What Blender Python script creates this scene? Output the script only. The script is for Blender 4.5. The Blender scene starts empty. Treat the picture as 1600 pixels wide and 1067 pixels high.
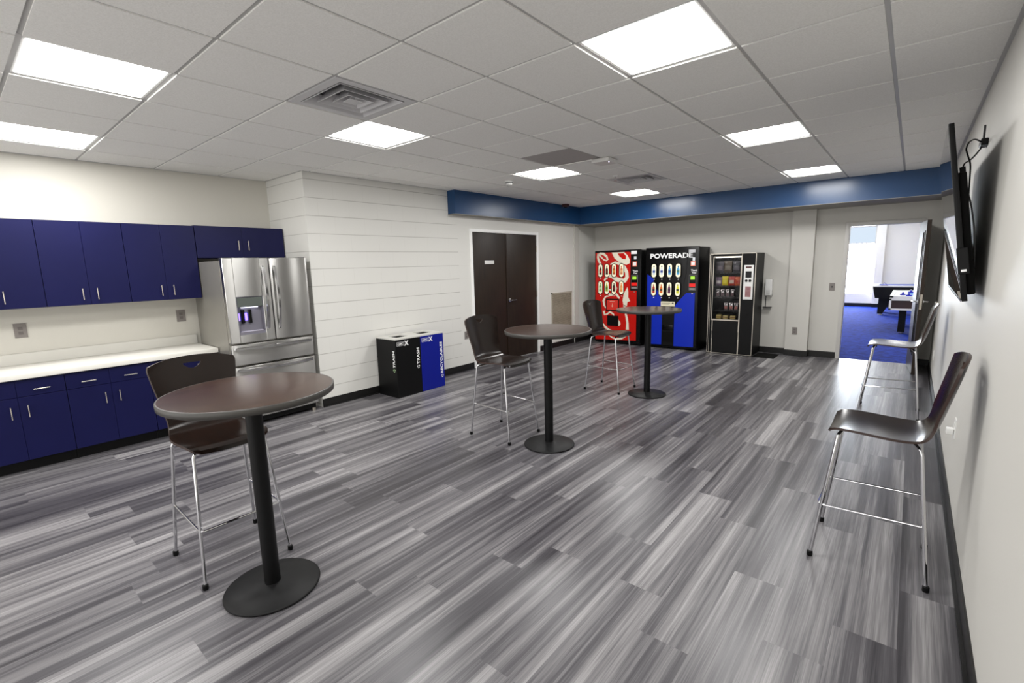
import bpy, bmesh, math, random
from mathutils import Vector, Matrix
random.seed(7)
scene = bpy.context.scene
COL = scene.collection
PI = math.pi
H = 2.7176                 # ceiling height
T = 0.6096                 # ceiling module
XR, XB, XK = 2.3115, -3.2814, -4.19      # right wall, block wall, kitchen alcove wall
YE, YR = 6.94, -4.6                       # end wall, rear edge, left unwalled so world light enters
YS = 0.53                                 # alcove side wall

# ------------------------------------------------------------------ camera, world, exposure
def make_camera():
    yaw, pitch, roll = -.6985, -.1598, -.0255
    cy, sy, cp, sp, cr, sr = math.cos(yaw), math.sin(yaw), math.cos(pitch), math.sin(pitch), math.cos(roll), math.sin(roll)
    fwd = Vector((sy*cp, cy*cp, sp)); right = Vector((cy, -sy, 0)); up = right.cross(fwd)
    r2 = cr*right + sr*up; u2 = -sr*right + cr*up
    m = Matrix.Identity(4)
    for i in range(3):
        m[i][0], m[i][1], m[i][2] = r2[i], u2[i], -fwd[i]
    m.translation = (2.0083, -2.2191, 1.6289)
    cam = bpy.data.cameras.new('camera'); cam.sensor_fit = 'HORIZONTAL'; cam.sensor_width = 36
    cam.lens = 741.79/1600*36; cam.clip_start = .02
    o = bpy.data.objects.new('camera', cam); COL.objects.link(o); o.matrix_world = m
    scene.camera = o
make_camera()
world = bpy.data.worlds.new('world'); scene.world = world; world.use_nodes = True
world.node_tree.nodes['Background'].inputs[0].default_value = (1, .98, .95, 1)
world.node_tree.nodes['Background'].inputs[1].default_value = .9
vs = scene.view_settings
scene.display_settings.display_device = 'sRGB'
vs.view_transform = 'Standard'; vs.look = 'None'; vs.exposure = 1.2; vs.gamma = 1.0; vs.use_curve_mapping = False
PANEL_L = 15.5             # luminance of a ceiling panel
WINDOW_L = 13.0             # daylight seen through the window

# ------------------------------------------------------------------ materials
def s2l(c):
    return tuple((x/12.92 if x <= .04045 else ((x+.055)/1.055)**2.4) for x in [v/255 for v in c])
def mat(name, col, rough=.5, metal=0., spec=.5, lin=False, emit=None, estr=0., noise=0., nscale=30., bump=0., coat=0., aniso=0.):
    m = bpy.data.materials.new(name); m.use_nodes = True
    nt = m.node_tree; b = nt.nodes['Principled BSDF']
    c = col if lin else s2l(col)
    b.inputs['Base Color'].default_value = (*c, 1)
    b.inputs['Roughness'].default_value = rough; b.inputs['Metallic'].default_value = metal
    b.inputs['Specular IOR Level'].default_value = spec
    if coat: b.inputs['Coat Weight'].default_value = coat; b.inputs['Coat Roughness'].default_value = .08
    if aniso: b.inputs['Anisotropic'].default_value = aniso
    if emit:
        b.inputs['Emission Color'].default_value = (*s2l(emit), 1); b.inputs['Emission Strength'].default_value = estr
    if noise or bump:
        tc = nt.nodes.new('ShaderNodeTexCoord'); n = nt.nodes.new('ShaderNodeTexNoise')
        n.inputs['Scale'].default_value = nscale; n.inputs['Detail'].default_value = 3
        nt.links.new(tc.outputs['Object'], n.inputs['Vector'])
        if noise:
            mx = nt.nodes.new('ShaderNodeMix'); mx.data_type = 'RGBA'
            mx.inputs[6].default_value = (*[x*(1-noise) for x in c], 1); mx.inputs[7].default_value = (*[min(1, x*(1+noise)) for x in c], 1)
            nt.links.new(n.outputs['Fac'], mx.inputs[0]); nt.links.new(mx.outputs[2], b.inputs['Base Color'])
        if bump:
            bp = nt.nodes.new('ShaderNodeBump'); bp.inputs['Strength'].default_value = bump; bp.inputs['Distance'].default_value = .002
            nt.links.new(n.outputs['Fac'], bp.inputs['Height']); nt.links.new(bp.outputs['Normal'], b.inputs['Normal'])
    return m
def emission(name, col, strength):
    m = bpy.data.materials.new(name); m.use_nodes = True; nt = m.node_tree; nt.nodes.clear()
    e = nt.nodes.new('ShaderNodeEmission'); o = nt.nodes.new('ShaderNodeOutputMaterial')
    e.inputs[0].default_value = (*col, 1); e.inputs[1].default_value = strength
    nt.links.new(e.outputs[0], o.inputs[0]); return m
def glass(name, tint=(1, 1, 1), refl=1.0):
    m = bpy.data.materials.new(name); m.use_nodes = True; nt = m.node_tree; nt.nodes.clear()
    t = nt.nodes.new('ShaderNodeBsdfTransparent'); g = nt.nodes.new('ShaderNodeBsdfGlossy'); f = nt.nodes.new('ShaderNodeFresnel')
    mx = nt.nodes.new('ShaderNodeMixShader'); o = nt.nodes.new('ShaderNodeOutputMaterial')
    t.inputs[0].default_value = (*tint, 1); g.inputs['Roughness'].default_value = .02; f.inputs[0].default_value = 1.5 if refl == 1. else refl
    nt.links.new(f.outputs[0], mx.inputs[0]); nt.links.new(t.outputs[0], mx.inputs[1]); nt.links.new(g.outputs[0], mx.inputs[2])
    nt.links.new(mx.outputs[0], o.inputs[0]); return m
class NG:
    """tiny node-graph helper"""
    def __init__(s, m): s.nt = m.node_tree; s.b = s.nt.nodes['Principled BSDF']
    def new(s, t, **kw):
        n = s.nt.nodes.new(t)
        for k, v in kw.items(): setattr(n, k, v)
        return n
    def link(s, a, b): s.nt.links.new(a, b)
    def math(s, op, a, b=None):
        n = s.new('ShaderNodeMath', operation=op)
        for i, v in enumerate((a, b)):
            if v is None: continue
            if isinstance(v, (int, float)): n.inputs[i].default_value = v
            else: s.link(v, n.inputs[i])
        return n.outputs[0]
    def xyz(s, x, y, z):
        n = s.new('ShaderNodeCombineXYZ')
        for i, v in enumerate((x, y, z)):
            if isinstance(v, (int, float)): n.inputs[i].default_value = v
            else: s.link(v, n.inputs[i])
        return n.outputs[0]
    def noise(s, vec, scale=1., detail=2., rough=.5):
        n = s.new('ShaderNodeTexNoise'); s.link(vec, n.inputs['Vector'])
        n.inputs['Scale'].default_value = scale; n.inputs['Detail'].default_value = detail; n.inputs['Roughness'].default_value = rough
        return n.outputs['Fac']
    def ramp(s, fac, stops):
        n = s.new('ShaderNodeValToRGB'); s.link(fac, n.inputs[0]); e = n.color_ramp.elements
        while len(e) < len(stops): e.new(.5)
        for i, (p, c) in enumerate(stops): e[i].position = p; e[i].color = (*c, 1)
        return n.outputs[0]
    def obj(s):
        tc = s.new('ShaderNodeTexCoord'); sp = s.new('ShaderNodeSeparateXYZ'); s.link(tc.outputs['Object'], sp.inputs[0])
        return sp.outputs[0], sp.outputs[1], sp.outputs[2]

def floor_material():
    m = mat('plank_floor', (110, 110, 112), rough=.3, spec=.4); g = NG(m); x, y, z = g.obj()
    a = g.new('ShaderNodeAttribute', attribute_name='plank_seed'); sd = a.outputs['Fac']
    a2 = g.new('ShaderNodeAttribute', attribute_name='plank_tone'); tn = a2.outputs['Fac']
    s1 = g.math('MULTIPLY', sd, 91.7)
    band = g.noise(g.xyz(g.math('ADD', g.math('MULTIPLY', x, 8.5), s1), g.math('ADD', g.math('MULTIPLY', y, .28), s1), s1), 1, 3, .55)
    mid = g.noise(g.xyz(g.math('MULTIPLY', x, 36.), g.math('MULTIPLY', y, .5), s1), 1, 2, .6)
    fine = g.noise(g.xyz(g.math('MULTIPLY', x, 260.), g.math('MULTIPLY', y, 4.), s1), 1, 2, .6)
    v = g.math('ADD', g.math('MULTIPLY', g.math('SUBTRACT', band, .5), 1.9), g.math('MULTIPLY', g.math('SUBTRACT', mid, .5), .9))
    v = g.math('ADD', v, g.math('MULTIPLY', g.math('SUBTRACT', fine, .5), .62))
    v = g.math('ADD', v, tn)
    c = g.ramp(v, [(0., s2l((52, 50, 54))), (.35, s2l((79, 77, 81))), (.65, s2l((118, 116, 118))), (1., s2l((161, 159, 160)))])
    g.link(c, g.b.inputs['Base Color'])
    r = g.math('ADD', .26, g.math('MULTIPLY', mid, .14)); g.link(r, g.b.inputs['Roughness'])
    bp = g.new('ShaderNodeBump'); bp.inputs['Strength'].default_value = .08; bp.inputs['Distance'].default_value = .001
    g.link(fine, bp.inputs['Height']); g.link(bp.outputs[0], g.b.inputs['Normal'])
    return m
def block_material():
    """painted concrete block: courses of 0.2 m, the joints fade out where the wall is skim-coated"""
    m = mat('painted_block', (212, 210, 204), rough=.45, spec=.35); g = NG(m); x, y, z = g.obj()
    u = g.math('ADD', x, y)
    zz = g.math('DIVIDE', g.math('SUBTRACT', z, .04), .2)
    row = g.math('FLOOR', zz)
    dz = g.math('MULTIPLY', g.math('ABSOLUTE', g.math('SUBTRACT', g.math('FRACT', g.math('ADD', zz, .5)), .5)), .2)
    sh = g.math('MULTIPLY', g.math('MODULO', g.math('ABSOLUTE', row), 2), .2)
    du = g.math('DIVIDE', g.math('ADD', g.math('ADD', u, 20.), sh), .4)
    dv = g.math('MULTIPLY', g.math('ABSOLUTE', g.math('SUBTRACT', g.math('FRACT', g.math('ADD', du, .5)), .5)), .4)
    jh = g.math('MULTIPLY', g.math('LESS_THAN', dz, .0036), .85); jv = g.math('MULTIPLY', g.math('LESS_THAN', dv, .0025), .12)
    j = g.math('MAXIMUM', jh, jv)
    near = g.math('ADD', g.math('MULTIPLY', g.math('LESS_THAN', y, 2.87), .93), .07)
    wob = g.noise(g.xyz(g.math('MULTIPLY', y, 3.), g.math('MULTIPLY', z, 9.), x), 1, 2)
    j = g.math('MULTIPLY', g.math('MULTIPLY', j, near), g.math('ADD', .35, g.math('MULTIPLY', wob, .9)))
    mx = g.new('ShaderNodeMix', data_type='RGBA'); g.link(j, mx.inputs[0])
    mx.inputs[6].default_value = (*s2l((219, 218, 213)), 1); mx.inputs[7].default_value = (*s2l((160, 157, 150)), 1)
    g.link(mx.outputs[2], g.b.inputs['Base Color'])
    tc = g.new('ShaderNodeTexCoord'); n = g.noise(tc.outputs['Object'], 60, 3)
    hgt = g.math('SUBTRACT', g.math('MULTIPLY', n, .25), j)
    bp = g.new('ShaderNodeBump'); bp.inputs['Strength'].default_value = .35; bp.inputs['Distance'].default_value = .003
    g.link(hgt, bp.inputs['Height']); g.link(bp.outputs[0], g.b.inputs['Normal'])
    return m
def wood_material(name, c0, c1, rough=.3, sx=4., sy=60., axis='x', coat=0.):
    m = mat(name, c0, rough=rough, spec=.4, coat=coat); g = NG(m); x, y, z = g.obj()
    if axis == 'x': v = g.xyz(g.math('MULTIPLY', x, sx), g.math('MULTIPLY', y, sy), g.math('MULTIPLY', z, sy))
    elif axis == 'y': v = g.xyz(g.math('MULTIPLY', x, sy), g.math('MULTIPLY', y, sx), g.math('MULTIPLY', z, sy))
    else: v = g.xyz(g.math('MULTIPLY', x, sy), g.math('MULTIPLY', y, sy), g.math('MULTIPLY', z, sx))
    n = g.noise(v, 1, 4, .65)
    g.link(g.ramp(n, [(.3, s2l(c0)), (.7, s2l(c1))]), g.b.inputs['Base Color'])
    return m
def tile_material():
    m = mat('ceiling_tile', (205, 203, 199), rough=.85, spec=.2); g = NG(m)
    tc = g.new('ShaderNodeTexCoord'); n = g.noise(tc.outputs['Object'], 130, 3, .7)
    g.link(g.ramp(n, [(.25, s2l((232, 231, 227))), (.75, s2l((250, 249, 246)))]), g.b.inputs['Base Color'])
    bp = g.new('ShaderNodeBump'); bp.inputs['Strength'].default_value = .3; bp.inputs['Distance'].default_value = .002
    g.link(n, bp.inputs['Height']); g.link(bp.outputs[0], g.b.inputs['Normal'])
    return m
def carpet_material():
    m = mat('blue_carpet', (40, 60, 170), rough=.95, spec=.1); g = NG(m)
    tc = g.new('ShaderNodeTexCoord'); n = g.noise(tc.outputs['Object'], 9, 5, .7)
    g.link(g.ramp(n, [(.3, s2l((8, 18, 84))), (.7, s2l((30, 60, 164)))]), g.b.inputs['Base Color'])
    return m
def grille_material():
    m = mat('louvre_paint', (150, 140, 122), rough=.5); g = NG(m); x, y, z = g.obj()
    f = g.math('FRACT', g.math('MULTIPLY', z, 50.)); n = g.noise(g.xyz(0., g.math('MULTIPLY', y, 14.), g.math('MULTIPLY', z, 90.)), 1, 2)
    c = g.math('ADD', g.math('MULTIPLY', f, .5), g.math('MULTIPLY', n, .5))
    g.link(g.ramp(c, [(.2, s2l((96, 88, 76))), (.75, s2l((176, 168, 150)))]), g.b.inputs['Base Color'])
    return m
def steel_material():
    m = mat('stainless_steel', (196, 195, 192), rough=.28, metal=1., aniso=.9)
    g = NG(m); t = g.new('ShaderNodeTangent', direction_type='RADIAL', axis='Z'); g.link(t.outputs[0], g.b.inputs['Tangent'])
    g.b.inputs['Anisotropic Rotation'].default_value = .25
    return m

M = {}
M['floor'] = floor_material(); M['block'] = block_material(); M['tile'] = tile_material(); M['carpet'] = carpet_material()
M['grid'] = mat('ceiling_grid', (186, 185, 183), rough=.5)
M['wall'] = mat('wall_paint', (202, 200, 194), rough=.5, spec=.35, bump=.15, nscale=90)
M['wall_warm'] = mat('kitchen_wall_paint', (200, 197, 188), rough=.5, spec=.35, bump=.15, nscale=90)
M['soffit_blue'] = mat('soffit_blue_paint', (12, 62, 108), rough=.28, spec=.6, bump=.1, nscale=80)
M['rubber'] = mat('black_rubber', (22, 21, 21), rough=.4, spec=.35)
M['white_paint'] = mat('white_frame_paint', (246, 246, 244), rough=.4)
M['frame_grey'] = mat('grey_frame_paint', (196, 194, 190), rough=.4)
M['door_wood'] = wood_material('dark_door_veneer', (27, 18, 11), (44, 31, 20), rough=.45, sx=3, sy=45, axis='z')
M['navy'] = mat('navy_laminate', (14, 16, 62), rough=.42, spec=.22, noise=.12, nscale=4)
M['navy_edge'] = mat('navy_carcass', (18, 18, 52), rough=.5)
M['counter'] = mat('white_solid_counter', (232, 230, 222), rough=.3)
M['splash'] = mat('backsplash_panel', (205, 203, 196), rough=.35)
M['chrome'] = mat('chrome', (215, 215, 218), rough=.08, metal=1.)
M['nickel'] = mat('brushed_nickel', (205, 198, 186), rough=.28, metal=1.)
M['steel'] = steel_material()
M['handle'] = mat('polished_steel_handle', (214, 214, 214), rough=.16, metal=1.)
M['fridge_side'] = mat('fridge_side_paint', (150, 147, 140), rough=.35, metal=.6)
M['black'] = mat('satin_black', (9, 9, 10), rough=.45, spec=.2)
M['black_gloss'] = mat('gloss_black', (6, 6, 7), rough=.2, spec=.25)
M['black_matt'] = mat('matt_black', (6, 6, 6), rough=.7, spec=.15)
M['dark_grey'] = mat('dark_grey_plastic', (44, 44, 46), rough=.5, spec=.3)
M['iron'] = mat('black_cast_iron', (18, 18, 19), rough=.5, spec=.22, noise=.15, nscale=80)
M['pole'] = mat('black_tube', (7, 7, 8), rough=.45, spec=.25)
M['wenge'] = wood_material('wenge_veneer', (14, 8, 5), (32, 18, 12), rough=.22, sx=3, sy=60, axis='x')
M['wenge_edge'] = mat('plywood_edge', (48, 30, 23), rough=.4)
M['top_wood'] = wood_material('walnut_laminate', (46, 32, 27), (74, 54, 45), rough=.22, sx=5, sy=55, axis='y')
M['top_edge'] = mat('table_edge_band', (58, 56, 53), rough=.4)
M['plate_grey'] = mat('grey_wall_plate', (128, 122, 118), rough=.45)
M['plate_dark'] = mat('plate_socket', (104, 98, 95), rough=.45)
M['plate_white'] = mat('white_plastic', (226, 226, 224), rough=.35)
M['panel'] = emission('light_panel', (1., .99, .97), PANEL_L)
M['trim_white'] = mat('light_trim', (214, 213, 210), rough=.45)
M['vent_metal'] = mat('vent_metal', (196, 195, 197), rough=.45)
M['vent_dark'] = mat('vent_throat', (84, 82, 86), rough=.7)
M['return_tile'] = mat('return_grille', (170, 165, 163), rough=.7, noise=.1, nscale=160)
M['red'] = mat('red_vinyl', (186, 18, 10), rough=.25, spec=.4, emit=(205, 30, 18), estr=.04)
M['swirl'] = mat('cream_white_vinyl', (238, 232, 212), rough=.35)
M['pblue'] = mat('blue_vinyl', (2, 36, 168), rough=.3, spec=.35, emit=(6, 58, 200), estr=.03)
M['lens'] = mat('cream_button_lens', (244, 236, 205), rough=.3, emit=(244, 236, 205), estr=.12)
M['bin_blue'] = mat('bin_blue', (3, 20, 130), rough=.45, spec=.3)
M['bin_black'] = mat('bin_black', (8, 8, 9), rough=.45, spec=.2)
M['bin_lid'] = mat('bin_lid_grey', (205, 204, 198), rough=.45)
M['print_white'] = mat('white_print', (240, 240, 240), rough=.5)
M['screen'] = mat('tv_screen', (4, 4, 5), rough=.01, spec=.7)
M['glass'] = glass('clear_glass')
M['glass_dim'] = glass('tinted_glass', (.9, .9, .9), 1.18)
M['day'] = emission('daylight_pane', (.86, .93, 1.), WINDOW_L)
M['shade'] = emission('lit_window_shade', (.74, .86, 1.), .42)
M['led_blue'] = emission('blue_led', (.12, .08, 1.), 3.)
M['led_white'] = emission('dispenser_lamp', (.8, .8, 1.), 1.5)
M['red_led'] = mat('red_reader', (170, 16, 16), rough=.3, emit=(235, 30, 20), estr=.25)
M['lcd'] = mat('green_lcd', (150, 200, 60), rough=.3, emit=(160, 215, 70), estr=.2)
M['game_wall'] = mat('game_room_paint', (236, 232, 222), rough=.6)
def flat(name, c, rough=.4): 
    if name not in M: M[name] = mat(name, c, rough=rough)
    return M[name]

# ------------------------------------------------------------------ mesh helpers
class MB:
    def __init__(s, origin=(0, 0, 0)):
        s.bm = bmesh.new(); s.o = Vector(origin); s.mi = 0
    def _face(s, vs):
        try:
            f = s.bm.faces.new(vs); f.material_index = s.mi; return f
        except ValueError: return None
    def box(s, x0, x1, y0, y1, z0, z1, bev=0., seg=2, open_faces=()):
        vs = [s.bm.verts.new((x, y, z)) for z in (z0, z1) for y in (y0, y1) for x in (x0, x1)]
        q = {'b': (0, 2, 3, 1), 't': (4, 5, 7, 6), 'f': (0, 1, 5, 4), 'k': (2, 6, 7, 3), 'l': (0, 4, 6, 2), 'r': (1, 3, 7, 5)}
        fs = [s._face([vs[i] for i in v]) for k, v in q.items() if k not in open_faces]
        if bev > 0:
            es = list({e for f in fs for e in f.edges})
            r = bmesh.ops.bevel(s.bm, geom=es, offset=bev, segments=seg, profile=.6, affect='EDGES', clamp_overlap=True)
            for f in r['faces']: f.material_index = s.mi
        return s
    def ring(s, c, u, v, r, n):
        return [s.bm.verts.new(Vector(c) + u*(r*math.cos(2*PI*i/n)) + v*(r*math.sin(2*PI*i/n))) for i in range(n)]
    def tube(s, pts, r, n=10, caps=True, rs=None, closed=False):
        pts = [Vector(p) for p in pts]; N = len(pts); rings = []; prev = None
        for i, p in enumerate(pts):
            a = pts[(i-1) % N] if (closed or i > 0) else p; b = pts[(i+1) % N] if (closed or i < N-1) else p
            t = (b-a).normalized()
            if prev is None:
                ref = Vector((0, 0, 1)) if abs(t.z) < .9 else Vector((1, 0, 0)); u = t.cross(ref).normalized()
            else: u = (prev - t*prev.dot(t)).normalized()
            v = t.cross(u); prev = u
            rings.append(s.ring(p, u, v, rs[i] if rs else r, n))
        for a, b in zip(rings, rings[1:] + ([rings[0]] if closed else [])):
            for i in range(n): s._face([a[i], a[(i+1) % n], b[(i+1) % n], b[i]])
        if caps and not closed: s._face(rings[0][::-1]); s._face(rings[-1])
        return s
    def cyl(s, p0, p1, r, n=24, r2=None): return s.tube([p0, p1], r, n, rs=[r, r if r2 is None else r2])
    def lathe(s, prof, c=(0, 0), n=48):
        rings = []
        for r, z in prof:
            if r < 1e-6: rings.append([s.bm.verts.new((c[0], c[1], z))])
            else: rings.append([s.bm.verts.new((c[0]+r*math.cos(2*PI*i/n), c[1]+r*math.sin(2*PI*i/n), z)) for i in range(n)])
        for a, b in zip(rings, rings[1:]):
            for i in range(n):
                j = (i+1) % n
                if len(a) == 1 and len(b) == 1: continue
                if len(a) == 1: s._face([a[0], b[j], b[i]])
                elif len(b) == 1: s._face([a[i], a[j], b[0]])
                else: s._face([a[i], a[j], b[j], b[i]])
        return s
    def quad(s, a, b, c, d): s._face([s.bm.verts.new(p) for p in (a, b, c, d)]); return s
    def prism(s, pts, f, d):
        """pts 2-d outline; f maps (u,v,depth) to xyz; extruded 0..d"""
        n = len(pts); a = [s.bm.verts.new(f(u, v, 0)) for u, v in pts]; b = [s.bm.verts.new(f(u, v, d)) for u, v in pts]
        s._face(a[::-1]); s._face(b)
        for i in range(n): s._face([a[i], a[(i+1) % n], b[(i+1) % n], b[i]])
        return s
    def strip(s, pts, ws, f, d, closed=False):
        """ribbon of varying width along a 2-d centre line"""
        P = [Vector((*p, 0)) for p in pts]; N = len(P); L = []; R = []
        for i, p in enumerate(P):
            a = P[(i-1) % N] if (closed or i > 0) else p; b = P[(i+1) % N] if (closed or i < N-1) else p
            t = (b-a).normalized(); nn = Vector((-t.y, t.x, 0)); w = ws[i] if isinstance(ws, (list, tuple)) else ws
            l, r = p+nn*w/2, p-nn*w/2
            L.append(s.bm.verts.new(f(l.x, l.y, d))); R.append(s.bm.verts.new(f(r.x, r.y, d)))
        for i in range(N if closed else N-1):
            j = (i+1) % N; s._face([L[i], L[j], R[j], R[i]])
        return s
    def build(s, name, mats, parent=None, smooth=True, angle=.6):
        bmesh.ops.recalc_face_normals(s.bm, faces=s.bm.faces)
        me = bpy.data.meshes.new(name)
        if s.o.length > 0: bmesh.ops.translate(s.bm, verts=s.bm.verts, vec=-s.o)
        s.bm.to_mesh(me); s.bm.free()
        for m in (mats if isinstance(mats, (list, tuple)) else [mats]): me.materials.append(m)
        if smooth:
            for p in me.polygons: p.use_smooth = True
            me.set_sharp_from_angle(angle=angle)
        o = bpy.data.objects.new(name, me); COL.objects.link(o)
        if parent: o.parent = parent
        return o
def tag(o, label, cat, group=None, kind=None):
    if label: o['label'] = label
    if cat: o['category'] = cat
    if group: o['group'] = group
    if kind: o['kind'] = kind
    return o
def struct(o, label=None, cat=None):
    o['kind'] = 'structure'
    if label: o['label'] = label
    if cat: o['category'] = cat
    return o
def thing(name, label, cat, loc, rotz=0, group=None):
    o = bpy.data.objects.new(name, None); COL.objects.link(o); o.empty_display_size = .1
    o.location = loc; o.rotation_euler = (0, 0, rotz)
    return tag(o, label, cat, group)
def kids(o): return [c for c in bpy.data.objects if c.parent is o]
def dup(root, loc, rotz, label, group=None):
    r = root.copy(); COL.objects.link(r); r.location = loc; r.rotation_euler = (0, 0, rotz); r['label'] = label
    if group: r['group'] = group
    def rec(src, dst):
        for ch in kids(src):
            if ch is dst: continue
            c = ch.copy(); COL.objects.link(c); c.parent = dst; rec(ch, c)
    rec(root, r); return r
def bez(p0, p1, p2, p3, n=10):
    out = []
    for i in range(n+1):
        t = i/n; out.append(tuple((1-t)**3*a + 3*(1-t)**2*t*b + 3*(1-t)*t*t*c + t**3*d for a, b, c, d in zip(p0, p1, p2, p3)))
    return out
def rounded(pts, r=.03, n=5):
    """polyline with its inner corners rounded"""
    P = [Vector(p) for p in pts]; out = [P[0]]
    for a, b, c in zip(P, P[1:], P[2:]):
        d1, d2 = (a-b), (c-b); k = min(r, d1.length*.45, d2.length*.45)
        s, e = b+d1.normalized()*k, b+d2.normalized()*k
        for i in range(n+1):
            t = i/n; out.append((1-t)**2*s + 2*t*(1-t)*b + t*t*e)
    out.append(P[-1]); return out
def text_obj(name, txt, size, m, parent, origin, u, v, w_scale=1., bold=.0, depth=.0008, align='LEFT', fit=None):
    """raised lettering: reads along u, its tops point along v; origin = start of the baseline, in parent space"""
    cu = bpy.data.curves.new('tmp_text', 'FONT'); cu.body = txt; cu.size = size; cu.extrude = depth; cu.offset = bold; cu.align_x = align
    cu.resolution_u = 3
    to = bpy.data.objects.new('tmp_text', cu); COL.objects.link(to)
    dg = bpy.context.evaluated_depsgraph_get(); dg.update()
    me = bpy.data.meshes.new_from_object(to.evaluated_get(dg)); bpy.data.objects.remove(to); bpy.data.curves.remove(cu)
    u, v = Vector(u), Vector(v); nrm = u.cross(v)
    if fit: w_scale = fit/max(vt.co.x for vt in me.vertices)
    for vt in me.vertices:
        x, y, z = vt.co; vt.co = Vector(origin) + u*(x*w_scale) + v*y + nrm*z
    me.name = name; me.materials.clear(); me.materials.append(m)
    o = bpy.data.objects.new(name, me); COL.objects.link(o); o.parent = parent
    return o

# ------------------------------------------------------------------ the setting
def build_floor():
    W, L = .2235, 1.2; x0 = .0785
    ends = {-3: .03, -2: -.508, -1: -1.025, 0: -.80, 1: .795, 2: -.148, 3: .22, 4: 1.04, 5: -.425, 6: .27, 7: -.147, 8: .135, 9: .60, -4: -.366}
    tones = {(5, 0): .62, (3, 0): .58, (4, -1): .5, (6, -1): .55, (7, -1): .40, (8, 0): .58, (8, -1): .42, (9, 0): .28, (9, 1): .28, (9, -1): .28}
    bm = bmesh.new(); fs = []
    for r in range(-20, 11):
        xa, xb = x0 + r*W, x0 + (r+1)*W
        xa, xb = max(xa, XK), min(xb, XR)
        if xb <= xa: continue
        e = ends.get(r, random.uniform(0, L)); k0 = math.floor((YR-e)/L); k = k0
        while e + k*L < YE+.06:
            ya, yb = max(e+k*L, YR), min(e+(k+1)*L, YE+.06)
            if yb > ya:
                f = bm.faces.new([bm.verts.new(p) for p in ((xa, ya, 0), (xb, ya, 0), (xb, yb, 0), (xa, yb, 0))])
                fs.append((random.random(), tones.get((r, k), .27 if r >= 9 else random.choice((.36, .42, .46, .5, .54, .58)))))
            k += 1
    me = bpy.data.meshes.new('floor'); bm.to_mesh(me); bm.free(); me.materials.append(M['floor'])
    a = me.attributes.new('plank_seed', 'FLOAT', 'FACE'); b = me.attributes.new('plank_tone', 'FLOAT', 'FACE')
    for i, (s, t) in enumerate(fs): a.data[i].value = s; b.data[i].value = t
    o = bpy.data.objects.new('floor', me); COL.objects.link(o); struct(o)
build_floor()

LIGHTS = [(-3, -3), (-6, -3), (-3, 0), (-3, 4), (1, 0), (1, 4), (1, 8), (-3, 8), (1, -4), (-3, -7)]  # last two are unseen panels added for more light in the room
VENTS = [(-2, -1), (-2, 6)]
RETURN = [(-2, 3)]
def build_ceiling():
    b = MB(); skip = set(LIGHTS + VENTS)
    X0, X1, Y0, Y1 = XK, XR, YR, 6.10
    for i in range(-7, 4):
        for j in range(-8, 11):
            if (i, j) in skip: continue
            xa, xb, ya, yb = max(i*T, X0), min((i+1)*T, X1), max(j*T, Y0), min((j+1)*T, Y1)
            if xb-xa < .05 or yb-ya < .05: continue
            g = .011
            b.mi = 2 if (i, j) in RETURN else 0
            b.box(xa+g, xb-g, ya+g, yb-g, H+(.004 if b.mi == 2 else 0), H+.02, open_faces=('t',))
            b.mi = 1
    b.mi = 1                      # the tee grid above the tile faces, tees only
    for i in range(-6, 4): b.box(i*T-.012, i*T+.012, Y0, Y1, H+.007, H+.012)
    for j in range(-7, 11): b.box(X0, X1, j*T-.012, j*T+.012, H+.0078, H+.0128)
    b.mi = 0; b.box(X0-.1, X1+.1, Y0-.1, YE+.1, H+.16, H+.2)     # slab above
    b.mi = 1                      # wall angles
    b.box(XR-.02, XR, Y0, Y1, H-.003, H+.012); b.box(XK, XK+.02, Y0, YS, H-.003, H+.012)
    b.box(XB, XB+.02, YS, 2.7, H-.003, H+.012); b.box(XK, XB, YS-.02, YS, H-.003, H+.012)
    struct(b.build('ceiling', [M['tile'], M['grid'], M['return_tile']], smooth=False))
build_ceiling()

ZT = H + .15
D1 = (3.12, 4.885, 2.20)          # double door frame: y0, y1, top
b = MB()
b.box(XB-.12, XB, YS, D1[0]+.02, 0, ZT); b.box(XB-.12, XB, D1[1]-.02, YE+.12, 0, ZT); b.box(XB-.12, XB, D1[0]+.02, D1[1]-.02, D1[2]-.02, ZT)
b.box(XK-.12, XB-.12, YS, YS+.12, 0, ZT)
struct(b.build('wall_left', M['block'], smooth=False))
struct(MB().box(XK-.12, XK, YR, YS, 0, ZT).build('wall_kitchen', M['wall_warm'], smooth=False))
struct(MB().box(XR, XR+.12, YR, YE, 0, ZT).build('wall_right', M['wall'], smooth=False))
OX0, OX1, OZ = 1.215, 2.055, 2.085            # open doorway
b = MB()
b.box(XB, OX0-.02, YE, YE+.12, 0, ZT); b.box(OX0-.02, OX1+.02, YE, YE+.12, OZ+.02, ZT); b.box(OX1+.02, XR+.12, YE, YE+.12, 0, ZT)
b.box(.45, .775, 6.82, YE, 0, 2.40)              # pilaster beside the vending machines
struct(b.build('wall_end', M['wall'], smooth=False))
struct(MB().box(XB, XB+.03, 6.09, 6.24, 0, 2.385).build('trim_1', M['wall'], smooth=False))
ZS = 2.385
b = MB(); b.box(XB, XR, 6.10, YE, ZS, ZT); b.box(XB, -3.13, 2.70, 6.10, ZS, ZT)
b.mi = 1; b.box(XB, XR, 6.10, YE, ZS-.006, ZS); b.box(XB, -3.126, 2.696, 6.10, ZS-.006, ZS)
struct(b.build('trim_2', [M['soffit_blue'], flat('soffit_underside_shade', (150, 147, 140), .6)], smooth=False))  # underside colour darkened to carry the shade beneath the soffit
b = MB()
for y0, y1 in ((YS, D1[0]), (D1[1], YE)): b.box(XB, XB+.008, y0, y1, 0, .1); b.box(XB, XB+.016, y0, y1, 0, .012)
struct(b.build('baseboard_left', M['rubber'], smooth=False))
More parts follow.
